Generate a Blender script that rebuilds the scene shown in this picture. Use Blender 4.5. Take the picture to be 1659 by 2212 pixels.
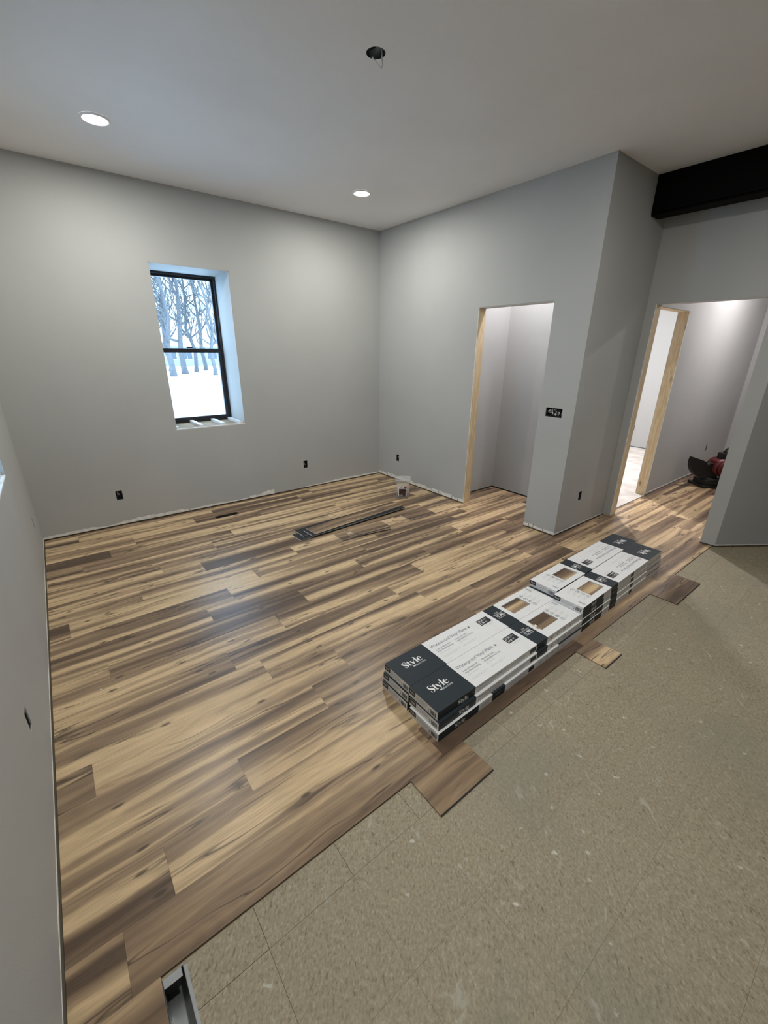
import bpy, bmesh, math, random
from mathutils import Matrix, Vector, Euler

for _o in list(bpy.data.objects):
    bpy.data.objects.remove(_o, do_unlink=True)
scene = bpy.context.scene
COL = scene.collection
rng = random.Random(7)

# ------------------------------------------------------------------ camera
F_PX, YAW, PITCH, ROLL = 897.8, 0.665114, 0.369290, 0.00878085
CAM = Vector((-3.5548, -4.6550, 1.6576))
_fw = Vector((math.sin(YAW) * math.cos(PITCH), math.cos(YAW) * math.cos(PITCH), -math.sin(PITCH)))
_rt = Vector((math.cos(YAW), -math.sin(YAW), 0))
_up = _rt.cross(_fw)
_r2 = _rt * math.cos(ROLL) + _up * math.sin(ROLL)
_u2 = -_rt * math.sin(ROLL) + _up * math.cos(ROLL)
cam_d = bpy.data.cameras.new('camera')
cam_d.sensor_fit = 'HORIZONTAL'
cam_d.sensor_width = 36.0
cam_d.lens = F_PX / 1659 * 36.0
cam_d.clip_start = 0.02
cam_d.clip_end = 400
cam = bpy.data.objects.new('camera', cam_d)
cam.matrix_world = Matrix(((_r2.x, _u2.x, -_fw.x, CAM.x), (_r2.y, _u2.y, -_fw.y, CAM.y),
                           (_r2.z, _u2.z, -_fw.z, CAM.z), (0, 0, 0, 1)))
COL.objects.link(cam)
scene.camera = cam

# ------------------------------------------------------------------ sky and exposure
world = bpy.data.worlds.new('overcast')
scene.world = world
world.use_nodes = True
_bg = world.node_tree.nodes['Background']
_bg.inputs['Color'].default_value = (0.50, 0.73, 1.0, 1)
_bg.inputs['Strength'].default_value = 5.3
vs = scene.view_settings
vs.view_transform = 'Standard'
vs.look = 'None'
vs.gamma = 1
vs.use_curve_mapping = False
vs.exposure = 0.33
LAMP_W = 17.5          # main room downlights, all alike
CLOSET_W, HALL_W, SIDE_W = 20.0, 32.0, 100.0
LAMP_COL = (1.0, 0.975, 0.90)

# ------------------------------------------------------------------ dimensions
H = 2.997
L = 3.88
W = 2.780
X2 = 0.980
OPEN_H = 2.077
PW, PL, FRONT = 0.178, 1.205, -3.783

# ------------------------------------------------------------------ helpers
def link(o, parent=None):
    COL.objects.link(o)
    if parent is not None:
        o.parent = parent
    return o

def from_bm(name, bm, mats, parent=None, smooth=False):
    me = bpy.data.meshes.new(name)
    bm.normal_update()
    bm.to_mesh(me)
    bm.free()
    if not isinstance(mats, (list, tuple)):
        mats = [mats]
    for m in mats:
        me.materials.append(m)
    if smooth:
        for p in me.polygons:
            p.use_smooth = True
    return link(bpy.data.objects.new(name, me), parent)

def from_data(name, verts, faces, mats, parent=None, smooth=False, mi=None):
    me = bpy.data.meshes.new(name)
    me.from_pydata([tuple(v) for v in verts], [], faces)
    if not isinstance(mats, (list, tuple)):
        mats = [mats]
    for m in mats:
        me.materials.append(m)
    if mi:
        me.polygons.foreach_set('material_index', mi)
    if smooth:
        for p in me.polygons:
            p.use_smooth = True
    me.update()
    return link(bpy.data.objects.new(name, me), parent)

def empty(name, loc=(0, 0, 0), rz=0.0):
    o = bpy.data.objects.new(name, None)
    o.empty_display_size = 0.1
    o.location = loc
    o.rotation_euler = (0, 0, rz)
    return link(o)

def tag(o, label=None, cat=None, group=None, kind=None):
    if label: o['label'] = label
    if cat: o['category'] = cat
    if group: o['group'] = group
    if kind: o['kind'] = kind
    return o

def add_box(bm, x0, x1, y0, y1, z0, z1, bevel=0.0, mi=0, M=None):
    vs_ = [bm.verts.new((x, y, z)) for z in (z0, z1) for y in (y0, y1) for x in (x0, x1)]
    q = [(0, 2, 3, 1), (4, 5, 7, 6), (0, 1, 5, 4), (2, 6, 7, 3), (0, 4, 6, 2), (1, 3, 7, 5)]
    fs = [bm.faces.new([vs_[i] for i in f]) for f in q]
    for f in fs:
        f.material_index = mi
    if M is not None:
        for v in vs_:
            v.co = M @ v.co
    if bevel > 0:
        es = list({e for f in fs for e in f.edges})
        r = bmesh.ops.bevel(bm, geom=es, offset=bevel, segments=2, affect='EDGES', profile=0.5)
        for f in r['faces']:
            f.material_index = mi
    return fs

def bx(name, mat, parent, *dims, bevel=0.0):
    bm = bmesh.new()
    add_box(bm, *dims, bevel=bevel)
    return from_bm(name, bm, mat, parent)

def add_cyl(bm, p0, p1, r0, r1=None, n=16, mi=0, caps=True):
    r1 = r0 if r1 is None else r1
    p0, p1 = Vector(p0), Vector(p1)
    d = (p1 - p0).normalized()
    a = d.orthogonal().normalized()
    b = d.cross(a)
    A = [bm.verts.new(p0 + (a * math.cos(t) + b * math.sin(t)) * r0) for t in [2 * math.pi * i / n for i in range(n)]]
    B = [bm.verts.new(p1 + (a * math.cos(t) + b * math.sin(t)) * r1) for t in [2 * math.pi * i / n for i in range(n)]]
    for i in range(n):
        f = bm.faces.new((A[i], A[(i + 1) % n], B[(i + 1) % n], B[i]))
        f.material_index = mi
        f.smooth = True
    if caps:
        bm.faces.new(A[::-1]).material_index = mi
        bm.faces.new(B).material_index = mi

def tube(bm, pts, r, n=8, mi=0):
    pts = [Vector(p) for p in pts]
    rs = r if isinstance(r, (list, tuple)) else [r] * len(pts)
    rings = []
    a = None
    for i, p in enumerate(pts):
        d = (pts[min(i + 1, len(pts) - 1)] - pts[max(i - 1, 0)]).normalized()
        a = d.orthogonal().normalized() if a is None else (a - d * a.dot(d)).normalized()
        b = d.cross(a)
        rings.append([bm.verts.new(p + (a * math.cos(2 * math.pi * k / n) + b * math.sin(2 * math.pi * k / n)) * rs[i]) for k in range(n)])
    for A, B in zip(rings, rings[1:]):
        for k in range(n):
            f = bm.faces.new((A[k], A[(k + 1) % n], B[(k + 1) % n], B[k]))
            f.material_index = mi
            f.smooth = True
    bm.faces.new(rings[0][::-1]).material_index = mi
    bm.faces.new(rings[-1]).material_index = mi

def lathe(bm, prof, n=32, c=(0, 0, 0), mi=0, smooth=True):
    rings = []
    for r, z in prof:
        rings.append([bm.verts.new((c[0] + r * math.cos(2 * math.pi * k / n), c[1] + r * math.sin(2 * math.pi * k / n), c[2] + z)) for k in range(n)])
    for A, B in zip(rings, rings[1:]):
        for k in range(n):
            f = bm.faces.new((A[k], A[(k + 1) % n], B[(k + 1) % n], B[k]))
            f.material_index = mi
            f.smooth = smooth
    return rings

def slab_data(inside, us, vs_, w0, w1, fn):
    """solid of the cells (us x vs) for which inside(u,v) holds, from depth w0 to w1; fn maps (u,v,w) to xyz"""
    us = sorted(set(round(u, 5) for u in us)); vs_ = sorted(set(round(v, 5) for v in vs_))
    occ = {}
    for i in range(len(us) - 1):
        for j in range(len(vs_) - 1):
            occ[i, j] = inside((us[i] + us[i + 1]) / 2, (vs_[j] + vs_[j + 1]) / 2)
    idx, V, Fc = {}, [], []
    def vid(i, j, k):
        if (i, j, k) not in idx:
            idx[i, j, k] = len(V)
            V.append(fn(us[i], vs_[j], (w0, w1)[k]))
        return idx[i, j, k]
    for (i, j), o in occ.items():
        if not o: continue
        Fc.append((vid(i, j, 0), vid(i, j + 1, 0), vid(i + 1, j + 1, 0), vid(i + 1, j, 0)))
        Fc.append((vid(i, j, 1), vid(i + 1, j, 1), vid(i + 1, j + 1, 1), vid(i, j + 1, 1)))
        if not occ.get((i - 1, j)): Fc.append((vid(i, j, 0), vid(i, j, 1), vid(i, j + 1, 1), vid(i, j + 1, 0)))
        if not occ.get((i + 1, j)): Fc.append((vid(i + 1, j, 0), vid(i + 1, j + 1, 0), vid(i + 1, j + 1, 1), vid(i + 1, j, 1)))
        if not occ.get((i, j - 1)): Fc.append((vid(i, j, 0), vid(i + 1, j, 0), vid(i + 1, j, 1), vid(i, j, 1)))
        if not occ.get((i, j + 1)): Fc.append((vid(i, j + 1, 0), vid(i, j + 1, 1), vid(i + 1, j + 1, 1), vid(i + 1, j + 1, 0)))
    return V, Fc

def fix_normals(o):
    bm = bmesh.new(); bm.from_mesh(o.data)
    bmesh.ops.recalc_face_normals(bm, faces=bm.faces)
    bm.to_mesh(o.data); bm.free()
    return o

def slab(name, mat, rect, holes, w0, w1, fn, parent=None):
    u0, u1, v0, v1 = rect
    us = [u0, u1] + [h[k] for h in holes for k in (0, 1) if u0 < h[k] < u1]
    vv = [v0, v1] + [h[k] for h in holes for k in (2, 3) if v0 < h[k] < v1]
    ins = lambda u, v: not any(h[0] < u < h[1] and h[2] < v < h[3] for h in holes)
    V, Fc = slab_data(ins, us, vv, w0, w1, fn)
    return fix_normals(from_data(name, V, Fc, mat, parent))

# ------------------------------------------------------------------ node helpers
class N:
    def __init__(s, name):
        s.m = bpy.data.materials.new(name)
        s.m.use_nodes = True
        s.t = s.m.node_tree
        s.b = s.t.nodes['Principled BSDF']
        s.out = s.t.nodes['Material Output']
    def n(s, typ, **kw):
        nd = s.t.nodes.new(typ)
        for k, v in kw.items():
            setattr(nd, k, v)
        return nd
    def L(s, a, b):
        s.t.links.new(a, b)
    def put(s, sock, v):
        if hasattr(v, 'is_linked') or isinstance(v, bpy.types.NodeSocket):
            s.L(v, sock)
        else:
            sock.default_value = v
    def math(s, op, a, b=None, c=None, clamp=False):
        nd = s.n('ShaderNodeMath', operation=op, use_clamp=clamp)
        s.put(nd.inputs[0], a)
        if b is not None: s.put(nd.inputs[1], b)
        if c is not None: s.put(nd.inputs[2], c)
        return nd.outputs[0]
    def xyz(s, v):
        nd = s.n('ShaderNodeSeparateXYZ'); s.L(v, nd.inputs[0]); return nd.outputs
    def vec(s, x, y, z):
        nd = s.n('ShaderNodeCombineXYZ')
        for i, v in enumerate((x, y, z)): s.put(nd.inputs[i], v)
        return nd.outputs[0]
    def noise(s, v, scale=1.0, detail=2.0, rough=0.5, dist=0.0):
        nd = s.n('ShaderNodeTexNoise')
        s.L(v, nd.inputs['Vector'])
        nd.inputs['Scale'].default_value = scale
        nd.inputs['Detail'].default_value = detail
        nd.inputs['Roughness'].default_value = rough
        nd.inputs['Distortion'].default_value = dist
        return nd.outputs[0]
    def ramp(s, fac, stops, interp='LINEAR'):
        nd = s.n('ShaderNodeValToRGB')
        cr = nd.color_ramp
        cr.interpolation = interp
        while len(cr.elements) < len(stops): cr.elements.new(0.5)
        for e, (p, c) in zip(cr.elements, stops):
            e.position = p
            e.color = (c, c, c, 1) if isinstance(c, (int, float)) else (*c, 1)
        s.L(fac, nd.inputs[0])
        return nd.outputs[0]
    def mix(s, fac, a, b, blend='MIX'):
        nd = s.n('ShaderNodeMix', data_type='RGBA', blend_type=blend)
        s.put(nd.inputs['Factor'], fac)
        for k, v in (('A', a), ('B', b)):
            i = [q for q in nd.inputs if q.name == k and q.type == 'RGBA'][0]
            s.put(i, (*v, 1) if isinstance(v, tuple) and len(v) == 3 else v)
        return [q for q in nd.outputs if q.type == 'RGBA'][0]
    def bump(s, h, strength=0.2, dist=0.01):
        nd = s.n('ShaderNodeBump')
        nd.inputs['Strength'].default_value = strength
        nd.inputs['Distance'].default_value = dist
        s.L(h, nd.inputs['Height'])
        s.L(nd.outputs[0], s.b.inputs['Normal'])
    def base(s, v): s.put(s.b.inputs['Base Color'], (*v, 1) if isinstance(v, tuple) and len(v) == 3 else v)
    def rough(s, v): s.put(s.b.inputs['Roughness'], v)

def plain(name, col, rough=0.6, metal=0.0, var=0.06, scale=20.0, spec=0.5):
    k = N(name)
    tc = k.n('ShaderNodeTexCoord').outputs['Object']
    nz = k.noise(tc, scale, 3)
    f = k.ramp(nz, [(0.3, 1 - var), (0.7, 1 + var)])
    k.base(k.mix(1.0, col, f, 'MULTIPLY'))
    k.rough(rough)
    k.b.inputs['Metallic'].default_value = metal
    k.b.inputs['Specular IOR Level'].default_value = spec
    return k.m

def emit(name, col, strength):
    k = N(name)
    k.base((0.8, 0.8, 0.8))
    k.b.inputs['Emission Color'].default_value = (*col, 1)
    k.b.inputs['Emission Strength'].default_value = strength
    return k.m

def paint(name, col, bump=0.25):
    k = N(name)
    pos = k.n('ShaderNodeNewGeometry').outputs['Position']
    big = k.noise(pos, 1.3, 3)
    fine = k.noise(pos, 260, 2)
    f = k.ramp(big, [(0.3, 0.965), (0.7, 1.03)])
    k.base(k.mix(1.0, col, f, 'MULTIPLY'))
    k.rough(0.62)
    k.b.inputs['Specular IOR Level'].default_value = 0.35
    k.bump(fine, bump, 0.002)
    return k.m

def wood_floor(name, bright=1.0):
    k = N(name)
    tc = k.n('ShaderNodeTexCoord').outputs['Object']
    oi = k.n('ShaderNodeObjectInfo')
    sc = k.n('ShaderNodeSeparateColor'); k.L(oi.outputs['Color'], sc.inputs[0])
    seed, tone = sc.outputs[0], sc.outputs[1]
    x, y, z = k.xyz(tc)
    sx = k.math('MULTIPLY', seed, 61.0)
    sz = k.math('MULTIPLY', seed, 173.0)
    X = k.math('ADD', x, sx)
    # meandering grain
    w1 = k.noise(k.vec(k.math('MULTIPLY', X, 1.5), k.math('MULTIPLY', y, 5.0), sz), 1, 2)
    yw = k.math('MULTIPLY_ADD', k.math('SUBTRACT', w1, 0.5), 0.06, y)
    bands = k.noise(k.vec(k.math('MULTIPLY', X, 0.42), k.math('MULTIPLY', yw, 11.0), sz), 1, 1.8, 0.5, 0.10)
    soft = k.noise(k.vec(k.math('MULTIPLY', X, 0.9), k.math('MULTIPLY', yw, 40.0), sz), 1, 2, 0.5)
    val = k.math('MULTIPLY_ADD', k.math('SUBTRACT', bands, 0.5), 1.75, 0.5)
    val = k.math('ADD', val, k.math('MULTIPLY', k.math('SUBTRACT', soft, 0.5), 0.30))
    val = k.math('ADD', val, k.math('MULTIPLY', k.math('SUBTRACT', tone, 0.5), 0.26))
    B = bright
    col = k.ramp(val, [(0.18, (0.095 * B, 0.061 * B, 0.040 * B)), (0.34, (0.180 * B, 0.120 * B, 0.075 * B)),
                       (0.46, (0.255 * B, 0.175 * B, 0.107 * B)), (0.55, (0.345 * B, 0.242 * B, 0.146 * B)),
                       (0.63, (0.500 * B, 0.362 * B, 0.210 * B)), (0.80, (0.585 * B, 0.430 * B, 0.255 * B))])
    # cathedral figure
    ring = k.noise(k.vec(k.math('MULTIPLY', X, 2.2), k.math('MULTIPLY', yw, 10.0), sz), 1, 1)
    rs = k.math('SINE', k.math('MULTIPLY', ring, 48.0))
    col = k.mix(0.75, col, k.ramp(k.math('MULTIPLY_ADD', rs, 0.5, 0.5), [(0, 0.90), (1, 1.04)]), 'MULTIPLY')
    # fine pores
    g = k.noise(k.vec(k.math('MULTIPLY', X, 9.0), k.math('MULTIPLY', yw, 260.0), sz), 1, 3, 0.6)
    col = k.mix(1.0, col, k.ramp(g, [(0.3, 0.80), (0.6, 1.06)]), 'MULTIPLY')
    # dark heartwood streaks
    r1 = k.noise(k.vec(k.math('MULTIPLY', X, 1.0), k.math('MULTIPLY', yw, 12.0), k.math('ADD', sz, 40.0)), 1, 2.5)
    rm = k.noise(k.vec(k.math('MULTIPLY', X, 1.9), k.math('MULTIPLY', y, 8.0), k.math('ADD', sz, 80.0)), 1, 1)
    line = k.math('ABSOLUTE', k.math('SUBTRACT', r1, 0.5))
    lf = k.ramp(line, [(0.0, 1.0), (0.022, 0.0)])
    lf = k.math('MULTIPLY', lf, k.ramp(rm, [(0.44, 0.0), (0.56, 1.0)]))
    col = k.mix(k.math('MULTIPLY', lf, 0.85), col, (0.040 * B, 0.025 * B, 0.018 * B))
    # knots
    vo = k.n('ShaderNodeTexVoronoi', voronoi_dimensions='2D')
    k.L(k.vec(k.math('MULTIPLY', X, 3.0), k.math('MULTIPLY_ADD', yw, 9.0, k.math('MULTIPLY', seed, 97.0)), 0.0), vo.inputs['Vector'])
    vo.inputs['Scale'].default_value = 1.0
    ks = k.n('ShaderNodeSeparateColor'); k.L(vo.outputs['Color'], ks.inputs[0])
    kf = k.ramp(vo.outputs['Distance'], [(0.04, 1.0), (0.085, 0.0)])
    kf = k.math('MULTIPLY', kf, k.math('GREATER_THAN', ks.outputs[0], 0.66))
    col = k.mix(k.math('MULTIPLY', kf, 0.8), col, (0.045 * B, 0.028 * B, 0.02 * B))
    k.base(col)
    k.rough(k.ramp(g, [(0.2, 0.40), (0.8, 0.31)]))
    k.b.inputs['Specular IOR Level'].default_value = 0.5
    k.bump(g, 0.10, 0.001)
    return k.m

def vct_tile(name):
    k = N(name)
    pos = k.n('ShaderNodeNewGeometry').outputs['Position']
    oi = k.n('ShaderNodeObjectInfo')
    sc = k.n('ShaderNodeSeparateColor'); k.L(oi.outputs['Color'], sc.inputs[0])
    x, y, z = k.xyz(pos)
    sz = k.math('MULTIPLY', sc.outputs[0], 30.0)
    # chips drawn out along one direction
    u = k.math('ADD', k.math('MULTIPLY', x, 0.75), k.math('MULTIPLY', y, -0.66))
    v = k.math('ADD', k.math('MULTIPLY', x, 0.66), k.math('MULTIPLY', y, 0.75))
    chips = k.noise(k.vec(k.math('MULTIPLY', u, 150.0), k.math('MULTIPLY', v, 85.0), sz), 1, 4, 0.62, 0.5)
    col = k.ramp(chips, [(0.24, (0.160, 0.134, 0.088)), (0.42, (0.300, 0.260, 0.184)), (0.56, (0.355, 0.310, 0.224)), (0.74, (0.47, 0.420, 0.32))])
    dk = k.noise(k.vec(k.math('MULTIPLY', u, 95.0), k.math('MULTIPLY', v, 34.0), k.math('ADD', sz, 9.0)), 1, 2, 0.5, 0.3)
    col = k.mix(k.ramp(dk, [(0.64, 0.0), (0.73, 0.55)]), col, (0.10, 0.085, 0.055))
    f = k.math('MULTIPLY_ADD', sc.outputs[1], 0.05, 0.975)
    col = k.mix(1.0, col, k.vec(f, f, f), 'MULTIPLY')
    # greenish worn patches
    big = k.noise(pos, 1.4, 4, 0.6)
    col = k.mix(k.ramp(big, [(0.52, 0.0), (0.70, 0.5)]), col, (0.255, 0.245, 0.200))
    # plaster dust smears and spots
    w = k.noise(k.vec(k.math('MULTIPLY', u, 20.0), k.math('MULTIPLY', v, 8.0), 4.0), 1, 4, 0.65, 0.8)
    col = k.mix(k.ramp(w, [(0.62, 0.0), (0.80, 0.75)]), col, (0.56, 0.56, 0.51))
    vo = k.n('ShaderNodeTexVoronoi', voronoi_dimensions='2D'); k.L(k.vec(k.math('MULTIPLY', u, 9.0), k.math('MULTIPLY', v, 13.0), 0.0), vo.inputs['Vector'])
    vo.inputs['Scale'].default_value = 1.0
    ks = k.n('ShaderNodeSeparateColor'); k.L(vo.outputs['Color'], ks.inputs[0])
    wob = k.noise(pos, 90, 3)
    d = k.math('MULTIPLY_ADD', k.math('SUBTRACT', wob, 0.5), 0.32, vo.outputs['Distance'])
    sp = k.math('MULTIPLY', k.ramp(d, [(0.03, 1.0), (0.09, 0.0)]), k.math('GREATER_THAN', ks.outputs[1], 0.72))
    col = k.mix(k.math('MULTIPLY', k.math('MULTIPLY', sp, ks.outputs[2]), 0.85), col, (0.66, 0.66, 0.61))
    k.base(col)
    k.rough(0.55)
    k.b.inputs['Specular IOR Level'].default_value = 0.35
    k.bump(chips, 0.05, 0.001)
    return k.m

def lumber(name):
    k = N(name)
    tc = k.n('ShaderNodeTexCoord').outputs['Object']
    x, y, z = k.xyz(tc)
    w = k.noise(k.vec(k.math('MULTIPLY', x, 14.0), k.math('MULTIPLY', y, 14.0), k.math('MULTIPLY', z, 1.1)), 1, 3, 0.5, 0.4)
    g = k.math('SINE', k.math('MULTIPLY', w, 46.0))
    col = k.ramp(k.math('MULTIPLY_ADD', g, 0.5, 0.5), [(0, (0.60, 0.46, 0.275)), (1, (0.72, 0.58, 0.385))])
    vo = k.n('ShaderNodeTexVoronoi'); k.L(k.vec(k.math('MULTIPLY', x, 9.0), k.math('MULTIPLY', y, 9.0), k.math('MULTIPLY', z, 3.0)), vo.inputs['Vector'])
    vo.inputs['Scale'].default_value = 1
    col = k.mix(k.ramp(vo.outputs['Distance'], [(0.05, 0.85), (0.16, 0.0)]), col, (0.13, 0.07, 0.035))
    k.base(col); k.rough(0.7)
    return k.m

def clear_glass(name, tint=(0.96, 0.99, 1.0), refl=0.06):
    k = N(name)
    tr = k.n('ShaderNodeBsdfTransparent'); tr.inputs[0].default_value = (*tint, 1)
    gl = k.n('ShaderNodeBsdfGlossy'); gl.inputs['Roughness'].default_value = 0.02
    mx = k.n('ShaderNodeMixShader'); mx.inputs[0].default_value = refl
    k.L(tr.outputs[0], mx.inputs[1]); k.L(gl.outputs[0], mx.inputs[2])
    k.L(mx.outputs[0], k.out.inputs['Surface'])
    return k.m

def frosted(name, col, alpha):
    k = N(name)
    tr = k.n('ShaderNodeBsdfTransparent')
    mx = k.n('ShaderNodeMixShader'); mx.inputs[0].default_value = alpha
    k.base(col); k.rough(0.3)
    k.L(tr.outputs[0], mx.inputs[1]); k.L(k.b.outputs[0], mx.inputs[2])
    k.L(mx.outputs[0], k.out.inputs['Surface'])
    return k.m

M_WALL = paint('wall_paint', (0.450, 0.460, 0.456))
M_CEIL = paint('ceiling_paint', (0.87, 0.87, 0.87), 0.5)
M_PRIMER = paint('primed_sill_wood', (0.68, 0.68, 0.67))
M_PLANK = wood_floor('vinyl_plank_print', 1.16)
M_TILE = vct_tile('worn_composition_tile')
M_SUB = plain('subfloor', (0.15, 0.13, 0.095), 0.9)
M_MUD = plain('unpainted_drywall', (0.80, 0.79, 0.76), 0.85, var=0.15, scale=30)
M_LUMBER = lumber('spruce_lumber')
M_OLDLUMBER = plain('weathered_lumber', (0.26, 0.19, 0.115), 0.8, var=.3, scale=14)
M_BLACKSTEEL = plain('black_beam_paint', (0.0025, 0.0025, 0.003), 0.7, spec=0.08)
M_SASH = plain('black_window_frame', (0.018, 0.018, 0.022), 0.35)
M_GLASS = clear_glass('window_glass')
M_WHITE = plain('white_carton', (0.80, 0.81, 0.83), 0.45, var=0.02)
M_NAVY = plain('navy_carton', (0.019, 0.029, 0.038), 0.5, var=0.04, spec=0.3)
M_BLACKINK = plain('black_ink', (0.02, 0.022, 0.028), 0.5)
M_GREYINK = plain('grey_ink', (0.30, 0.31, 0.34), 0.6)
M_LGREYINK = plain('pale_grey_ink', (0.52, 0.53, 0.56), 0.6)
M_WHITEINK = plain('white_ink', (0.85, 0.86, 0.87), 0.5)
M_TEXTINK = plain('slate_ink', (0.16, 0.17, 0.23), 0.6)
M_GALV = plain('galvanised_duct', (0.20, 0.215, 0.22), 0.30, 0.9)
M_BOXPLASTIC = plain('electrical_box_plastic', (0.03, 0.032, 0.036), 0.5)
M_CABLE = plain('white_cable', (0.75, 0.75, 0.74), 0.5)
M_WIRE = plain('bare_cable_bits', (0.55, 0.55, 0.53), 0.5)
M_BACKING = plain('black_underlayment', (0.012, 0.013, 0.015), 0.7)
M_CORE = plain('plank_core', (0.62, 0.60, 0.56), 0.7)
M_SNOW = plain('snow', (0.86, 0.88, 0.90), 0.9, var=0.03, scale=0.4)
M_BARK = plain('bark', (0.15, 0.15, 0.155), 0.9, var=0.2, scale=3)
M_SIDING = plain('house_siding', (0.34, 0.36, 0.38), 0.8, scale=0.5)
M_ROOF = plain('snowy_roof', (0.8, 0.82, 0.85), 0.9, scale=0.5)
M_HGLASS = plain('house_window_glass', (0.10, 0.12, 0.14), 0.2)
M_HTRIM = plain('house_trim', (0.62, 0.64, 0.66), 0.7)
M_LAMPTRIM = plain('lamp_trim', (0.85, 0.85, 0.84), 0.5, var=0.01)
M_LENS = emit('lamp_lens', (1.0, 0.95, 0.86), 9.0)
M_PALEFLOOR = plain('dusty_subfloor', (0.62, 0.58, 0.54), 0.8, var=0.18, scale=5)
M_TUB = frosted('clear_plastic_tub', (0.72, 0.74, 0.72), 0.34)
M_RUST = plain('coated_screws', (0.085, 0.045, 0.035), 0.5, var=0.5, scale=160)
M_RED = plain('tool_red', (0.10, 0.009, 0.011), 0.4)
M_TOOLBLACK = plain('tool_black', (0.010, 0.010, 0.011), 0.4)
M_YELLOW = plain('tool_yellow', (0.35, 0.24, 0.05), 0.5)
M_LABELRED = plain('label_red', (0.36, 0.03, 0.07), 0.5)
M_LABELBROWN = plain('label_brown', (0.075, 0.035, 0.03), 0.5, var=0.4, scale=60)

# ------------------------------------------------------------------ structure: floor
HV = (-3.660, -3.604, -4.05, -3.793)     # open duct at the front edge of the planks
HB = (-2.440, -2.205, -0.385, -0.308)    # open duct by the back wall
floor_o = slab('floor', M_SUB, (-4.45, 5.3, -8.5, 0.62), [HV, HB], -0.22, -0.008, lambda u, v, w: (u, v, w))
tag(floor_o, kind='structure')

REG = [(-L + .007, -.007, FRONT, -.008), (-.007, .115, -2.440, -1.620), (.115, .805, -2.657, -1.405),
       (-.007, X2, FRONT, -W - .007), (X2, 1.10, -3.690, -2.860), (1.10, 4.99, -3.745, -W - .007),
       (-L + .007, -3.661, FRONT - 2 * PW, FRONT)]
DOORSTEP = (1.14, 2.07)
def in_region(u, v):
    if HB[0] < u < HB[1] and HB[2] < v < HB[3]: return False
    return any(r[0] < u < r[1] and r[2] < v < r[3] for r in REG)
BU = sorted({r[i] for r in REG + [HB] for i in (0, 1)})
BV = sorted({r[i] for r in REG + [HB] for i in (2, 3)})
JOINT = {0: -3.73, 1: -3.58, 2: -3.25, 3: -2.79, 4: -3.75, 5: -2.93, 6: -3.06, 7: -2.68, 8: -3.62, 9: -3.02, 10: -2.82,
         11: -3.77, 12: -3.34, 13: -2.86, 14: -3.14, 15: -2.665, 16: -3.64, 17: -3.43, 18: -3.22, 19: -2.645, 20: -2.42,
         21: -3.1, -1: -3.815, -2: -3.5}
def lay_plank(x0, k):
    x1, y0, y1 = x0 + PL, FRONT + k * PW, FRONT + (k + 1) * PW
    g = 0.0002
    us = [x0 + g, x1 - g] + [u for u in BU if x0 + g < u < x1 - g]
    vv = [y0 + g, y1 - g] + [v for v in BV if y0 + g < v < y1 - g]
    cells = slab_data(in_region, us, vv, -0.0075, 0.0, lambda u, v, w: (u - x0, v - (y0 + y1) / 2, w))
    if not cells[1]:
        return
    o = fix_normals(from_data('plank', cells[0], cells[1], M_PLANK, floor_o))
    o.location = (x0, (y0 + y1) / 2, 0)
    o.color = (rng.random(), rng.random(), 0, 1)
for k in range(-2, 22):
    x = JOINT[k]
    while x > -L: x -= PL
    while x < 5.0:
        lay_plank(x, k)
        x += PL

TP, TX, TY = 0.3015, -1.885, -3.914
tile_bm = bmesh.new()
add_box(tile_bm, -TP / 2 + .0002, TP / 2 - .0002, -TP / 2 + .0002, TP / 2 - .0002, -0.0085, -0.005)
tile_me = bpy.data.meshes.new('tile')
tile_bm.to_mesh(tile_me); tile_bm.free()
tile_me.materials.append(M_TILE)
def tile_ok(cx, cy):
    # triangle-ish area in front of the laid planks that the camera can see a step to either side
    return cy > -6.4 and cx < 2.6 and not (cx > X2 and cy > -3.6)
for i in range(-6, 15):
    for j in range(-8, 2):
        cx, cy = TX + (i + .5) * TP, TY + (j + .5) * TP
        if cx - TP / 2 < -L or not tile_ok(cx, cy): continue
        if cx > 1.0 and (cy + 3.807) > -(cx - .98) * .70 + .1: continue
        x0, x1, y0, y1 = cx - TP / 2, cx + TP / 2, cy - TP / 2, cy + TP / 2
        if y0 > FRONT - .004: continue
        hole = x0 < HV[1] and x1 > HV[0] and y0 < HV[3] and y1 > HV[2]
        cut = y1 > FRONT - .003
        left = x0 < -3.66 and y1 > FRONT - 2 * PW
        if hole or cut or left:
            bound = lambda u, v: not (HV[0] < u < HV[1] and HV[2] < v < HV[3]) and v < FRONT - .003 and not (u < -3.66 and v > FRONT - 2 * PW)
            cand_u = [x0 + .0007, x1 - .0007] + [u for u in (HV[0], HV[1], -3.66) if x0 < u < x1]
            cand_v = [y0 + .0007, y1 - .0007] + [v for v in (HV[2], HV[3], FRONT - .003, FRONT - 2 * PW) if y0 < v < y1]
            cl = slab_data(bound, cand_u, cand_v, -0.0085, -0.005, lambda u, v, w: (u - cx, v - cy, w))
            if not cl[1]: continue
            o = fix_normals(from_data('tile', cl[0], cl[1], M_TILE, floor_o))
        else:
            o = link(bpy.data.objects.new('tile', tile_me), floor_o)
        o.location = (cx, cy, 0)
        o.color = (rng.random(), rng.random(), 0, 1)
sr = bx('floor_side_room', M_PALEFLOOR, None, 0.94, 4.99, -2.775, -0.01, -0.0075, 0.0)
tag(sr, kind='structure')

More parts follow.
